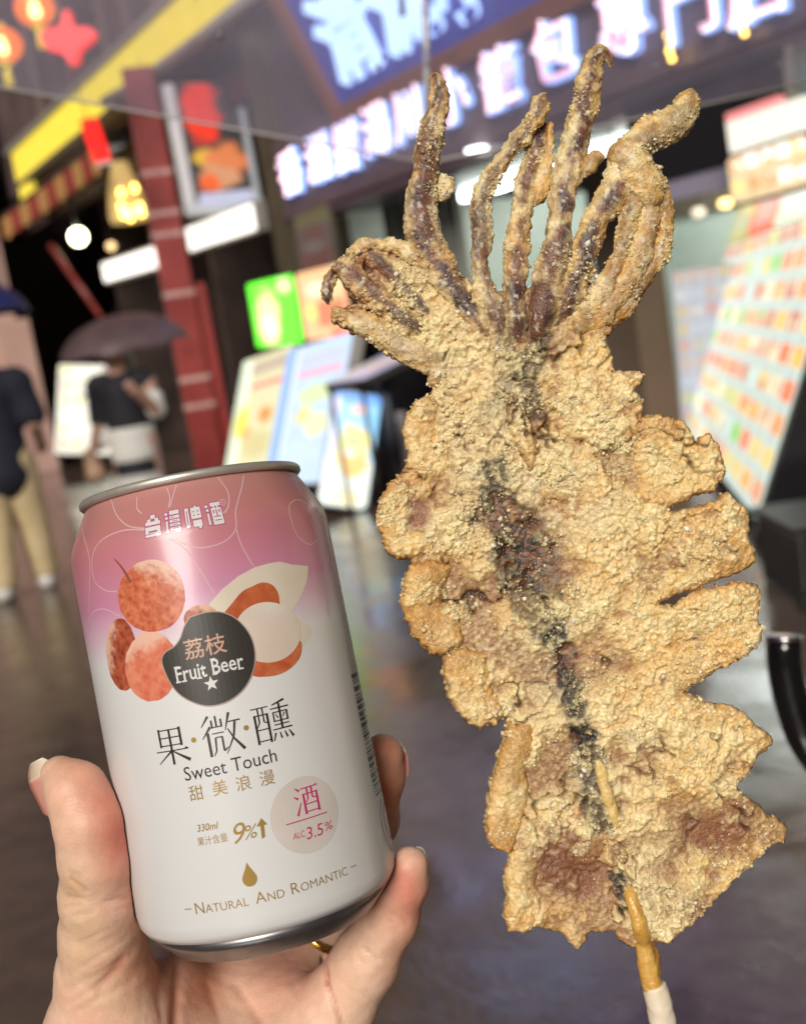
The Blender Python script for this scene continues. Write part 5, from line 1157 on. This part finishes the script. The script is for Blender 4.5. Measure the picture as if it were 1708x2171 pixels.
FLAPS = [
    ('fin_strip', T('D', (600, 985), (690, 968), (780, 988), (868, 1004), (905, 1055), (930, 1112), (965, 1162), (988, 1125), (1048, 1090), (1082, 1142), (1116, 1212), (1146, 1290), (1155, 1368), (1106, 1438), (1078, 1476), (950, 1506), (880, 1545), (720, 1590), (560, 1560), (500, 1440), (530, 1250), (560, 1100)), 1.7, 2.2),
    ('fin_strip', T('F', (600, 150), (780, 92), (920, 66), (1090, 12), (1180, -15), (1240, 6), (1306, 54), (1336, 132), (1336, 190), (1326, 240), (1375, 370), (1370, 418), (1308, 466), (1198, 506), (1000, 584), (800, 645), (600, 690), (420, 560), (340, 440), (440, 310)), 0.6, 2.4),
    ('fin_strip', T('F', (720, 725), (820, 704), (930, 640), (1100, 585), (1190, 580), (1220, 555), (1280, 555), (1376, 574), (1400, 612), (1405, 690), (1385, 750), (1390, 800), (1420, 880), (1405, 960), (1336, 1026), (1228, 1105), (1118, 1145), (982, 1245), (905, 1285), (720, 1290), (610, 1150), (540, 870), (600, 770)), 1.3, 2.4),
    ('fin_strip', T('F', (900, 1315), (960, 1336), (1030, 1376), (1150, 1391), (1250, 1416), (1306, 1446), (1376, 1536), (1456, 1574), (1486, 1612), (1494, 1662), (1406, 1728), (1346, 1858), (1262, 1925), (1020, 1850), (760, 1640), (640, 1400)), 0.2, 2.2),
    ('batter_lump', T('D', (20, 700), (150, 640), (380, 690), (480, 680), (570, 676), (614, 692), (604, 748), (556, 790), (580, 828), (610, 872), (604, 940), (590, 1100), (400, 1150), (150, 1130), (0, 1000)), 1.6, 2.0),
    ('batter_lump', T('D', (-60, 1290), (60, 1215), (190, 1205), (330, 1260), (365, 1450), (300, 1600), (100, 1650), (-80, 1520)), 1.9, 2.0),
    ('side_lobe', T('C', (695, 872), (780, 838), (850, 900), (850, 1050), (950, 1150), (980, 1300), (900, 1400), (700, 1335), (645, 1318), (650, 1260), (630, 1170), (611, 1070), (646, 960), (670, 910)), 1.5, 2.4),
    ('side_lobe', T('E', (153, -160), (300, -150), (420, -60), (400, 120), (470, 250), (400, 350), (240, 388), (152, 418), (86, 356), (46, 248), (16, 170), (16, 70), (39, -17), (88, -102)), 0.9, 2.5),
    ('side_lobe', T('E', (255, 446), (400, 410), (540, 450), (470, 600), (450, 700), (600, 760), (580, 900), (620, 960), (480, 1050), (440, 1058), (374, 1044), (306, 975), (251, 915), (206, 806), (177, 720), (196, 622), (207, 502)), 2.2, 3.4),
    ('side_lobe', T('E', (475, 1062), (620, 1010), (760, 1050), (800, 1150), (800, 1300), (860, 1420), (818, 1540), (770, 1532), (715, 1566), (624, 1512), (536, 1424), (491, 1346), (496, 1270), (456, 1188), (466, 1130)), 2.4, 3.4),
    ('side_lobe', T('G', (390, 70), (560, 60), (570, 250), (520, 400), (540, 600), (480, 750), (400, 936), (304, 912), (256, 856), (236, 760), (251, 650), (256, 560), (286, 450), (326, 300), (351, 220), (376, 150)), 2.3, 3.4),
    ('side_lobe', T('G', (404, 950), (560, 850), (600, 1000), (590, 1250), (560, 1448), (480, 1482), (389, 1464), (366, 1398), (366, 1332), (386, 1240), (366, 1130), (390, 1012)), 1.6, 2.6),
    ('batter_lump', T('C', (1290, 790), (1390, 815), (1440, 950), (1495, 1080), (1508, 1200), (1504, 1320), (1465, 1345), (1400, 1240), (1365, 1100), (1315, 950)), 3.2, 2.3),
    ('batter_lump', T('C', (900, 700), (1020, 690), (1100, 740), (1080, 860), (960, 880), (890, 800)), 2.2, 1.8),
    ('batter_lump', T('G', (520, 700), (700, 640), (900, 660), (1060, 720), (1090, 830), (1010, 960), (860, 930), (700, 880), (540, 820)), 2.0, 2.0),
    ('batter_lump', T('G', (1030, 880), (1100, 850), (1165, 890), (1150, 980), (1080, 1010), (1030, 960)), 3.0, 1.6),
    ('batter_lump', T('G', (1095, 1280), (1150, 1262), (1188, 1290), (1186, 1350), (1140, 1385), (1100, 1350)), 3.2, 1.6),
]
GOLD, PALE, HONEY, FLOUR = (np.array(lin(c)) for c in ((224, 187, 116), (243, 225, 171), (219, 157, 72), (218, 205, 183)))
INK, SKIN, RUST, UMBER = (np.array(lin(c)) for c in ((58, 52, 56), (140, 84, 58), (164, 84, 40), (184, 154, 112)))
STREAKS = [([(1135, 640), (1138, 720), (1110, 800), (1130, 880)], 20, .9), ([(1050, 1000), (1040, 1050), (1062, 1120), (1120, 1190)], 34, 1.0), ([(1060, 1180), (1120, 1285), (1170, 1335)], 30, .85), ([(1170, 1330), (1195, 1400), (1212, 1480), (1236, 1560)], 22, 1.1), ([(1236, 1560), (1248, 1640), (1268, 1720)], 30, .95), ([(1300, 1850), (1320, 1900)], 18, 1.1), ([(1065, 660), (1075, 780), (1060, 880)], 26, .5), ([(1110, 1100), (1150, 1190), (1160, 1240)], 30, .7)]
PATCH = [((885, 1088, 26, 40), SKIN, 1.0), ((1195, 1838, 80, 75), RUST * .55, 1.0), ((1160, 1790, 60, 50), SKIN * .7, .8), ((1500, 1765, 95, 42), SKIN, 1.0), ((1545, 1740, 50, 40), SKIN * .9, .9), ((1420, 1905, 90, 35), SKIN * .6, .8), ((1380, 1800, 110, 70), UMBER, .8), ((1260, 1460, 60, 70), UMBER, .55), ((1290, 1110, 70, 60), UMBER * 1.1, .4), ((770, 585, 45, 60), SKIN * 1.2, .9), ((860, 600, 50, 26), SKIN * .6, .7), ((1140, 590, 50, 80), SKIN * .75, .6), ((1050, 700, 80, 90), UMBER * .9, .6), ((1260, 560, 60, 80), RUST * .9, .5), ((960, 860, 60, 30), SKIN * 1.2, .5), ((1000, 1260, 70, 60), UMBER * .9, .6), ((1000, 1500, 60, 60), UMBER, .7), ((1170, 1640, 60, 80), UMBER * .85, .7), ((1310, 640, 40, 60), RUST, .5), ((1440, 1170, 60, 40), UMBER * 1.2, .5), ((1300, 860, 30, 30), SKIN * 1.2, .5), ((1060, 560, 60, 60), SKIN * .7, .4)]
def squid_color(xy, hgt, edge, seed, warm=0.0, honey_edge=1.0, bare=None, crack=None):
    """xy local mm, hgt crumb height about 0..1, edge distance to the rim in mm"""
    P = unsq(xy); n1 = fbm(xy, 11, seed + 1); n2 = fbm(xy, 4.5, seed + 5); n3 = vnoise(xy, 1.1, seed + 8); n4 = fbm(xy, 2.0, seed + 12)
    c = np.tile(GOLD, (len(xy), 1))
    def mx(col_, w):
        nonlocal c
        w = np.clip(w, 0, 1)[:, None]; c = c * (1 - w) + col_ * w
    mid = np.exp(-((P[:, 0] - (1010 + (P[:, 1] - 700) * .22)) / 190) ** 2)
    mx(FLOUR * .8, mid * .45 * (1 - warm) + np.clip(n1 * 1.3, 0, 1) * .4 * (1 - warm))
    mx(PALE, np.clip(n2 * 1.6 + .1, 0, .8)); mx(HONEY, np.clip(-n1 * 1.1 + warm * .5, 0, .85) * .75); mx(UMBER, np.clip(-n4 * 1.5 - .25, 0, .55) * (1 - warm * .8))
    mx(HONEY * np.array([1.0, .92, .8]), np.exp(-(edge / 1.8) ** 2) * .55 * honey_edge)
    if bare is not None: mx(UMBER * .5 + GOLD * .5, (1 - bare) * .5 * (1 - warm * .5)); mx(PALE, bare * np.clip(hgt, 0, 1) * .45)
    cover = np.clip(1.1 - hgt * 2.1 + n3 * .3, 0, 1)        # thin places between crumbs
    for (x, y, rx, ry), k, w in PATCH:
        g = np.exp(-((P[:, 0] - x) / rx) ** 2 - ((P[:, 1] - y) / ry) ** 2); mx(k, np.clip(g * 1.9 + n2 * .5 - .3, 0, 1) * w * ((.3 + .7 * cover) if w < .9 else (.8 + .2 * cover) * np.clip(1.25 - np.clip(n4, 0, 1) * 1.6, 0, 1)))
    for pl, wd, s in STREAKS:
        d = np.min([seg_dist(P, a, b) for a, b in zip(pl[:-1], pl[1:])], 0); g = np.exp(-(d / (wd * 1.25)) ** 2)
        mx(INK * .28, np.clip(g * 2.6 + n2 * .8 + n4 * 1.3 - .7, 0, 1) * np.clip(g * 3, 0, 1) * s * (.78 + .22 * cover))
    mx(SKIN * .8 + GOLD * .08, np.clip((cover - .52) * 2.2, 0, 1) * .72 * (1 - warm * .7))
    mx(SKIN * .45 + INK * .25 + UMBER * .15, np.clip((cover - .42) * 2.4, 0, 1) * np.clip(mid * 1.2 - .15, 0, 1) * (.2 + .5 * (bare if bare is not None else 1)) * (1 - warm))
    mx(PALE * 1.02, np.clip((hgt - .55) * 1.6 + n3 * .2, 0, .6) * (1 - warm * .4))
    if crack is not None: mx(RUST * .12, crack * .9)
    return c * (1 + .1 * n3[:, None])
def crumb(xy, seed, coarse=1.0):
    """height 0..1 of crumbly batter: clumps with crevices between them, knobs on the clumps, grains on the knobs; barer patches in between"""
    w1 = xy + np.stack([vnoise(xy, 3.0, seed + 40), vnoise(xy, 3.0, seed + 41)], 1) * 1.1 + np.stack([vnoise(xy, 1.1, seed + 42), vnoise(xy, 1.1, seed + 43)], 1) * .35
    d, e, r = worley(w1, 5.2, seed); a = np.clip((e - d) * 2.6, 0, 1) ** .7 * (.25 + .75 * r)
    d2, e2, r2 = worley(w1, 2.1, seed + 3); b = np.sqrt(np.clip(1 - d2 * d2 * 1.5, 0, 1)) * (.25 + .75 * r2)
    d3, e3, r3 = worley(xy, 1.05, seed + 6); f = np.sqrt(np.clip(1 - d3 * d3 * 1.7, 0, 1)) * (.2 + .8 * r3)
    bare = np.clip(fbm(xy, 12, seed + 9) * 2.4 + fbm(xy, 4, seed + 10) * 1.0 + .74, 0, 1)        # 1 = thick clumps, 0 = thin coat
    P_ = unsq(xy); mid_ = np.exp(-((P_[:, 0] - (1010 + (P_[:, 1] - 700) * .22)) / 210) ** 2) if coarse == 1.0 else 0
    return np.clip((.42 * a * coarse + (.3 + .2 * mid_) * b) * (.12 + .88 * bare) + .4 * f * (.55 + .45 * bare) + .1 * bare, 0, 1.3), bare
def cracks(xy, seed):
    w = xy + np.stack([fbm(xy, 5, seed + 60), fbm(xy, 5, seed + 61)], 1) * 4.0; d, e, r = worley(w, 10.0, seed + 62)
    return np.exp(-((e - d) * 10 / .55) ** 2) * np.clip(vnoise(xy, 7, seed + 63) * 3 - .3, 0, 1)
def bare_skin(xy):
    P = unsq(xy); g = np.zeros(len(xy))
    for (x, y, rx, ry), k, w in PATCH:
        if w >= .9: g = np.maximum(g, np.clip(1.6 * np.exp(-((P[:, 0] - x) / rx) ** 2 - ((P[:, 1] - y) / ry) ** 2) + .3 * fbm(xy, 4, 55) - .25, 0, 1))
    return g
def bend(xy): return 2.2 * np.sin(xy[:, 0] / 26.0 + 0.5) + 1.6 * np.sin(xy[:, 1] / 34.0 + xy[:, 0] / 60) + 1.0 * vnoise(xy, 17, 77)
CRUMB_PTS = []
M_batter = vcol_mat('fried_batter', 0.5, 0.16, (1.0, 0.55, 0.2), bump=0.26, bscale=1500, spec=0.5, mottle=0.2, mscale=1200, sscale=0.001, grain=1700, coat=0.2)
def poly_sdf(xy, pg):
    D = np.full(len(xy), 1e9)
    for a, b in zip(pg, np.roll(pg, -1, 0)):
        v = b - a; t = np.clip(((xy - a) @ v) / (v @ v + 1e-12), 0, 1); D = np.minimum(D, ((xy - a - t[:, None] * v) ** 2).sum(1))
    return np.sqrt(D)
MANTLE_PG = np.array([sq(*p) for p in OUT])
def plate(name, poly, z0, thick, seed, step=0.3, warm=0.0, relief=2.7, sink=0.0):
    pg = np.array([sq(*p) for p in poly]); q = np.roll(pg, -1, 0); lo = pg.min(0) - 1.5; hi = pg.max(0) + 1.5
    gx, gy = np.arange(lo[0], hi[0], step), np.arange(lo[1], hi[1], step); X, Y = np.meshgrid(gx, gy, indexing='ij'); xy = np.stack([X.ravel(), Y.ravel()], 1)
    D = np.full(len(xy), 1e9); ins = np.zeros(len(xy), bool)
    for a, b in zip(pg, q):
        v = b - a; t = np.clip(((xy - a) @ v) / (v @ v + 1e-12), 0, 1); D = np.minimum(D, ((xy - a - t[:, None] * v) ** 2).sum(1))
        if a[1] != b[1]:
            c = ((a[1] > xy[:, 1]) != (b[1] > xy[:, 1])) & (xy[:, 0] < (b[0] - a[0]) * (xy[:, 1] - a[1]) / (b[1] - a[1]) + a[0]); ins ^= c
    sd_ = np.where(ins, 1, -1) * np.sqrt(D)
    if name == 'batter_lump': sd_ = sd_ + 1.5 * vnoise(xy, 4.5, seed + 93) + .7 * vnoise(xy, 2.2, seed + 94)
    sd_ = sd_ + .42 * vnoise(xy, 1.5, seed + 90) + .3 * vnoise(xy, .75, seed + 91) + .1
    m = (sd_ > 0).reshape(X.shape); S2 = sd_.reshape(X.shape)
    g0, g1 = np.gradient(S2, step); gl = np.hypot(g0, g1) + 1e-6
    pad = np.pad(m, 1); full = pad[:-2, 1:-1] & pad[2:, 1:-1] & pad[1:-1, :-2] & pad[1:-1, 2:] & pad[:-2, :-2] & pad[2:, 2:] & pad[2:, :-2] & pad[:-2, 2:]
    bnd = m & ~full; hgt, bare = crumb(xy, seed); bsk = bare_skin(xy); hgt = hgt * (1 - .6 * bsk); crk = cracks(xy, seed) * (0 if name == 'side_lobe' else 1); Hh = hgt.reshape(X.shape)
    e = np.clip(S2, 0, None); prof = np.sqrt(np.clip(1 - (1 - np.clip(e / dict(batter_lump=4.5, side_lobe=4.2).get(name, 2.6), 0, 1)) ** 2, 0, 1))
    zb = z0 + bend(xy).reshape(X.shape)
    if sink > 0: zb = zb - sink * np.clip(poly_sdf(xy, MANTLE_PG) - 3.5, 0, None).reshape(X.shape)
    ef = np.clip(e / 1.2, 0, 1)
    zf = zb + thick * .5 * prof + relief * (Hh - .3) * ef - 1.7 * crk.reshape(X.shape) * ef; zk = zb - thick * .5 * prof - .6 * (crumb(xy + 31.7, seed + 50)[0].reshape(X.shape) - .3) * ef
    Xs, Ys = X.copy(), Y.copy(); sh = np.clip(S2, 0, step * 1.2); Xs[bnd] -= (g0 / gl * sh)[bnd]; Ys[bnd] -= (g1 / gl * sh)[bnd]
    zf[bnd] = zb[bnd]; zk[bnd] = zb[bnd]
    fi = np.full(X.shape, -1); ii = np.argwhere(m); fi[m] = np.arange(len(ii)); ki = fi.copy(); inner = m & ~bnd; ki[inner] = len(ii) + np.arange(inner.sum())
    V = np.concatenate([np.stack([Xs[m], Ys[m], zf[m]], 1), np.stack([Xs[inner], Ys[inner], zk[inner]], 1)])
    a, b, c, d = m[:-1, :-1], m[1:, :-1], m[1:, 1:], m[:-1, 1:]; n4 = a & b & c & d
    def quad(I, sel, flip):
        Q = np.stack([I[:-1, :-1][sel], I[1:, :-1][sel], I[1:, 1:][sel], I[:-1, 1:][sel]], 1); return Q[:, ::-1] if flip else Q
    qs = [quad(fi, n4, False), quad(ki, n4, True)]; ts = []
    for k, (w, x, y, z) in enumerate(((a, b, c, d), (b, c, d, a), (c, d, a, b), (d, a, b, c))):
        sel = ~w & x & y & z; offs = [(0, 0), (1, 0), (1, 1), (0, 1)]; o3 = [offs[(k + j) % 4] for j in (1, 2, 3)]
        for I, fl in ((fi, False), (ki, True)):
            t = np.stack([I[o[0]:I.shape[0] - 1 + o[0], o[1]:I.shape[1] - 1 + o[1]][sel] for o in o3], 1); ts.append(t[:, ::-1] if fl else t)
    me = mesh_fast(name, V * .001, np.concatenate(qs), np.concatenate(ts))
    pf = np.stack([X[m], Y[m]], 1); mr = m.ravel(); cf = squid_color(pf, Hh[m], S2[m], seed, warm, 1.0, bare[mr], crk[mr]); pk = np.stack([X[inner], Y[inner]], 1)
    ck = squid_color(pk + 40, Hh[inner], S2[inner] * 0 + 3, seed + 7, .5)
    set_tint(me, np.concatenate([cf, ck]))
    CRUMB_PTS.append((np.stack([Xs[m], Ys[m], zf[m]], 1), cf, S2[m]))
    return link(name, me, M_batter, squid, SQM)
plate('mantle', OUT, 0.0, 4.2, 3)
WARM = {'side_lobe': .75, 'fin_strip': .5, 'batter_lump': .05}
for i, (nm, pl, z, th) in enumerate(FLAPS): plate(nm, pl, z + (.5 if nm == 'side_lobe' else 0), th * (1.45 if nm == 'side_lobe' else 1.15), 100 + 13 * i, warm=WARM[nm], relief=2.4 if nm != 'side_lobe' else 1.3, sink=dict(side_lobe=.3, fin_strip=.12, batter_lump=0)[nm])

def arm(name, pts, z0, z1, seed, warm=0.2, strip=1.0):
    """tentacle: picture points with a half width; skin shows along its middle, batter on its flanks"""
    zs = [z0 + (z1 - z0) * i / (len(pts) - 1) for i in range(len(pts))]
    if name == 'tentacle' and pts[-1][1] > 600 and pts[-1][0] > 800:      # the root runs on into the head
        x, y, r = pts[-1]; v = np.array([1105 - x, 860 - y]); v = v / np.linalg.norm(v); pts = list(pts) + [(x + v[0] * 45, y + v[1] * 45, r), (x + v[0] * 100, y + v[1] * 100, r * .8)]; zs += [z1 - .3, z1 - 2.6]
    a = np.array([(*sq(x, y), zz, r / FPX * SQD) for zz, (x, y, r) in zip(zs, pts)]); a[:, 2] += bend(a[:, :2])
    s = spline(a, .36); n = len(s); k = 44; th = np.linspace(0, 2 * math.pi, k, endpoint=False)
    t = np.gradient(s[:, :3], axis=0); t /= np.linalg.norm(t, axis=1)[:, None]; side = np.cross(t, [0, 0, 1.0]); side /= np.linalg.norm(side, axis=1)[:, None]; upv = np.cross(side, t)
    L = np.concatenate([[0], np.cumsum(np.linalg.norm(np.diff(s[:, :3], axis=0), axis=1))])
    uv = np.stack([np.repeat(L, k), (th[None] * np.maximum(s[:, 3:], 1.2)).ravel()], 1); h, gap = crumb(uv, seed, .8); hh = h.reshape(n, k)
    seam = np.abs(th - math.pi) / math.pi; lump = fbm(uv, 6, seed + 4).reshape(n, k)
    lat = np.abs(np.cos(th))[None] ; fr = np.clip(np.sin(th), 0, 1)[None]
    tip = np.clip(np.minimum(L / 2.0, (L[-1] - L) / 2.0), 0, 1)[:, None] ** .5
    R = s[:, 3:] * (.92 + .2 * lump * (.3 + .7 * lat)) + (hh - .42) * (1.3 * lat + .5); R = np.maximum(R * (.35 + .65 * tip), .15)
    V = s[:, None, :3] + (side[:, None] * np.cos(th)[None, :, None] + upv[:, None] * np.sin(th)[None, :, None] * .8) * R[..., None]; V = V.reshape(-1, 3)
    i, j = np.meshgrid(np.arange(n - 1), np.arange(k), indexing='ij'); j2 = (j + 1) % k; Q = np.stack([(i * k + j), (i * k + j2), ((i + 1) * k + j2), ((i + 1) * k + j)], -1).reshape(-1, 4)
    V = np.vstack([V, s[0, :3], s[-1, :3]]); jj = np.arange(k); Tt = np.vstack([np.stack([jj, np.full(k, n * k), (jj + 1) % k], 1)[:, ::-1], np.stack([(n - 1) * k + jj, np.full(k, n * k + 1), (n - 1) * k + (jj + 1) % k], 1)])
    cx = squid_color(V[:-2, :2], h, np.full(n * k, 6.0), seed, warm)
    nn = fbm(uv, 4, seed + 20).reshape(n, k); w = np.clip((1.15 - lat * 1.3) * 1.3 + nn * 1.2 - .08 - (hh - .4) * 1.0, 0, 1) * strip * (fr > -.1)
    kk = np.clip(fbm(uv, 5, seed + 22) * 2 + .5, 0, 1)[:, None]; sk = (SKIN * .2 + INK * .6) * kk + (SKIN * .6 + UMBER * .12) * (1 - kk)
    cx = cx * (1 - w.ravel()[:, None]) + sk * w.ravel()[:, None]
    wh = np.clip((vnoise(uv, .9, seed + 33) - .55) * 4, 0, .7)[:, None]; cx = cx * (1 - wh) + FLOUR * wh
    me = mesh_fast(name, V * .001, Q, Tt); set_tint(me, np.vstack([cx, cx[:1], cx[-1:]]))
    sel = np.tile(np.sin(th) > -.2, n); CRUMB_PTS.append((V[:-2][sel], cx[sel], np.full(sel.sum(), 3.0)))
    return link(name, me, M_batter, squid, SQM)
arm('tentacle', [(918, 156, 10), (925, 175, 16), (931, 199, 20), (928, 236, 22), (917, 267, 27), (906, 308, 31), (900, 370, 31), (894, 416, 35), (892, 463, 39), (898, 509, 38), (920, 556, 37), (951, 603, 35), (985, 650, 30)], 1.0, 1.5, 400)
arm('tentacle', [(1150, 212, 14), (1142, 232, 20), (1136, 250, 19), (1110, 289, 17), (1078, 330, 18), (1047, 370, 18), (1025, 410, 20), (1016, 447, 23), (1018, 494, 24), (1016, 540, 22), (1021, 587, 22), (1038, 645, 22)], 2.8, 1.5, 420, strip=.8)
arm('tentacle', [(1153, 262, 12), (1138, 308, 17), (1124, 354, 21), (1110, 401, 23), (1104, 447, 21), (1097, 494, 25), (1093, 540, 24), (1091, 587, 26), (1088, 640, 26)], -1.2, 1.5, 440)
arm('tentacle', [(1288, 156, 8), (1280, 136, 15), (1262, 130, 20), (1247, 155, 24), (1238, 199, 28), (1230, 246, 29), (1221, 292, 32), (1209, 339, 33), (1198, 385, 32), (1188, 432, 30), (1181, 478, 31), (1175, 525, 34), (1166, 571, 34), (1152, 625, 34)], 2.0, 2.0, 460)
arm('tentacle', [(1464, 190, 16), (1459, 210, 25), (1448, 238, 32), (1430, 260, 37), (1398, 279, 39), (1366, 297, 40), (1340, 323, 40), (1322, 352, 42), (1318, 385, 38)], 0.0, 1.0, 480, strip=.5)
arm('tentacle', [(1292, 325, 20), (1308, 352, 34), (1302, 401, 33), (1281, 441, 31), (1259, 478, 30), (1241, 516, 30), (1228, 556, 28), (1210, 612, 28)], 2.5, 1.5, 500)
arm('tentacle', [(1330, 345, 24), (1358, 375, 30), (1384, 410, 28), (1400, 450, 19), (1402, 500, 17), (1386, 552, 20), (1360, 593, 22), (1325, 640, 25)], 1.2, 0.5, 520, .35, .5)
arm('tentacle', [(1340, 380, 28), (1362, 415, 28), (1368, 450, 25), (1364, 496, 26), (1349, 540, 28), (1330, 587, 28), (1298, 634, 28)], 2.2, 1.5, 540, .45, .35)
arm('tentacle', [(1322, 372, 26), (1333, 420, 24), (1323, 478, 20), (1310, 534, 19), (1297, 578, 22), (1272, 625, 26)], 3.0, 2.0, 560, .4, .45)
arm('tentacle', [(722, 566, 9), (708, 574, 11), (697, 592, 12), (692, 615, 11.5), (694, 634, 10), (697, 642, 6)], -1.5, -1.5, 580, .0, 1.0)
arm('tentacle', [(718, 558, 14), (742, 580, 24), (765, 603, 27), (795, 628, 28), (830, 655, 28)], 2.0, 1.8, 600, .1, .9)
arm('tentacle', [(770, 532, 12), (800, 555, 20), (828, 585, 20), (862, 618, 22)], 1.2, 1.8, 620, .0, .9)
arm('tentacle', [(740, 545, 10), (775, 525, 15), (815, 520, 14), (850, 530, 16), (880, 560, 20)], 2.4, 2.0, 640, .25, .0)
arm('tentacle', [(705, 664, 14), (730, 672, 20), (765, 682, 25), (805, 702, 28), (850, 735, 30)], 1.4, 1.5, 660, .3, .3)
arm('batter_knob', [(1232, 388, 12), (1240, 368, 24), (1254, 350, 20), (1272, 346, 14)], 2.0, 3.0, 680, .15, .0)
arm('batter_knob', [(1285, 325, 22), (1305, 345, 40), (1335, 380, 44), (1360, 420, 36), (1362, 455, 20)], 3.2, 3.4, 710, .2, .15)
arm('batter_knob', [(936, 372, 10), (944, 388, 16), (940, 408, 14), (930, 425, 8)], 0, 0, 690, .6, .0)
arm('batter_knob', [(1165, 262, 8), (1158, 330, 14), (1150, 380, 24), (1142, 410, 22), (1128, 440, 12)], -.5, -.5, 700, .5, .0)

# loose crumbs
def crumbs():
    b0 = bmesh.new(); bmesh.ops.create_icosphere(b0, subdivisions=1, radius=1); bv = np.array([v.co[:] for v in b0.verts]); bf = np.array([[v.index for v in f.verts] for f in b0.faces]); b0.free()
    P = np.concatenate([a for a, b, c in CRUMB_PTS]); C_ = np.concatenate([b for a, b, c in CRUMB_PTS]); E_ = np.concatenate([c for a, b, c in CRUMB_PTS])
    dens = np.clip(fbm(P[:, :2], 6, 901) * 1.9 + .25, 0.01, 1) ** 1.8 * (1 - .8 * bare_skin(P[:, :2])); dens[E_ < .3] *= .6
    n = 19000; k = rng.choice(len(P), n, p=dens / dens.sum()); P, C_ = P[k], C_[k]
    r = np.clip(rng.lognormal(-1.55, .55, n), .08, .95); P = P - np.array([0, 0, .12])
    sc = r[:, None, None] * (1 + .35 * rng.standard_normal((n, len(bv), 1))).clip(.5, 1.6)
    V = P[:, None] + np.array([0, 0, .05]) + bv[None] * sc + rng.normal(0, .1, (n, 1, 3)); F = (np.arange(n)[:, None, None] * len(bv) + bf[None]).reshape(-1, 3)
    lum = rng.random(n) * .9; cc_ = C_ * (1 - lum[:, None]) + (PALE * .85 + FLOUR * .15)[None] * lum[:, None]
    sp_ = rng.random(n) < .07; cc_[sp_] = np.array(lin((240, 228, 205)))
    me = mesh_fast('crumb_coating', V.reshape(-1, 3) * .001, None, F); set_tint(me, np.repeat(cc_, len(bv), 0))
    o = link('crumb_coating', me, M_batter, squid, SQM); o['kind'] = 'stuff'
crumbs()

# ------------------------------------------------------------------ the skewer
sk = empty('bamboo_skewer', mw=SQM); tag(sk, 'oily bamboo skewer running through the squid with white lower end', 'skewer')
def rod(name, pts, m, seed, rough):
    a = np.array([(*sq(x, y), z, r / FPX * SQD) for x, y, z, r in pts]); s = spline(a, .5); me = tube_mesh(name, [tuple(p[:3] * .001) for p in s], [p[3] * .001 for p in s], 20)
    v = np.zeros(len(me.vertices) * 3, np.float32); me.vertices.foreach_get('co', v); v = v.reshape(-1, 3); nn = np.zeros(len(v) * 3, np.float32); me.vertices.foreach_get('normal', nn)
    v = v + nn.reshape(-1, 3) * (rough * .001 * fbm(v * 1000, 2.2, seed))[:, None]; me.vertices.foreach_set('co', v.astype(np.float32).ravel()); me.update(); return link(name, me, m, sk, SQM)
bz = lambda x, y: float(bend(np.array([sq(x, y)]))[0])
M_bam = mat('oily_bamboo', lin((214, 160, 72)), 0.25, col2=lin((228, 184, 100)), scale=260, coat=.5, bump=.2, bscale=900)
M_bcr = mat('battered_bamboo', lin((226, 188, 110)), 0.55, col2=lin((238, 210, 146)), scale=700, bump=.25, bscale=900)
M_wht2 = mat('white_wrap', lin((232, 214, 184)), 0.4, col2=lin((238, 226, 206)), scale=200, bump=.08, bscale=500)
rod('tip', [(1262, 1608, bz(1262, 1608) + 2.0, 7), (1268, 1630, bz(1268, 1630) + 3.0, 11), (1285, 1690, bz(1285, 1690) + 3.1, 12), (1300, 1735, bz(1300, 1735) + 2.4, 12), (1306, 1755, bz(1306, 1755) + 1.0, 9)], M_bcr, 5, .6)
rod('shaft', [(1306, 1755, bz(1306, 1755) - .5, 10), (1322, 1860, bz(1322, 1860) + .5, 12), (1330, 1893, bz(1330, 1893) + 3.4, 13), (1345, 1945, bz(1345, 1945) + 3.8, 16), (1358, 1990, 2.5, 18), (1366, 2030, 2.0, 20), (1378, 2080, 1.5, 22), (1386, 2100, 1.5, 22)], M_bam, 6, .4)
rod('batter_drip', [(1372, 1990, 0.8, 12), (1382, 2020, 1.0, 12), (1388, 2050, 1.2, 10), (1388, 2075, 1.2, 6)], mat('brown_batter', lin((176, 118, 52)), .35, col2=lin((196, 140, 70)), scale=300, bump=.4, bscale=900), 8, .5)
rod('white_end', [(1383, 2082, 1.5, 24), (1388, 2100, 1.5, 27), (1396, 2135, 1.5, 28), (1404, 2180, 1.2, 29), (1420, 2300, 1.0, 30), (1445, 2480, 1.0, 30)], M_wht2, 7, .25)
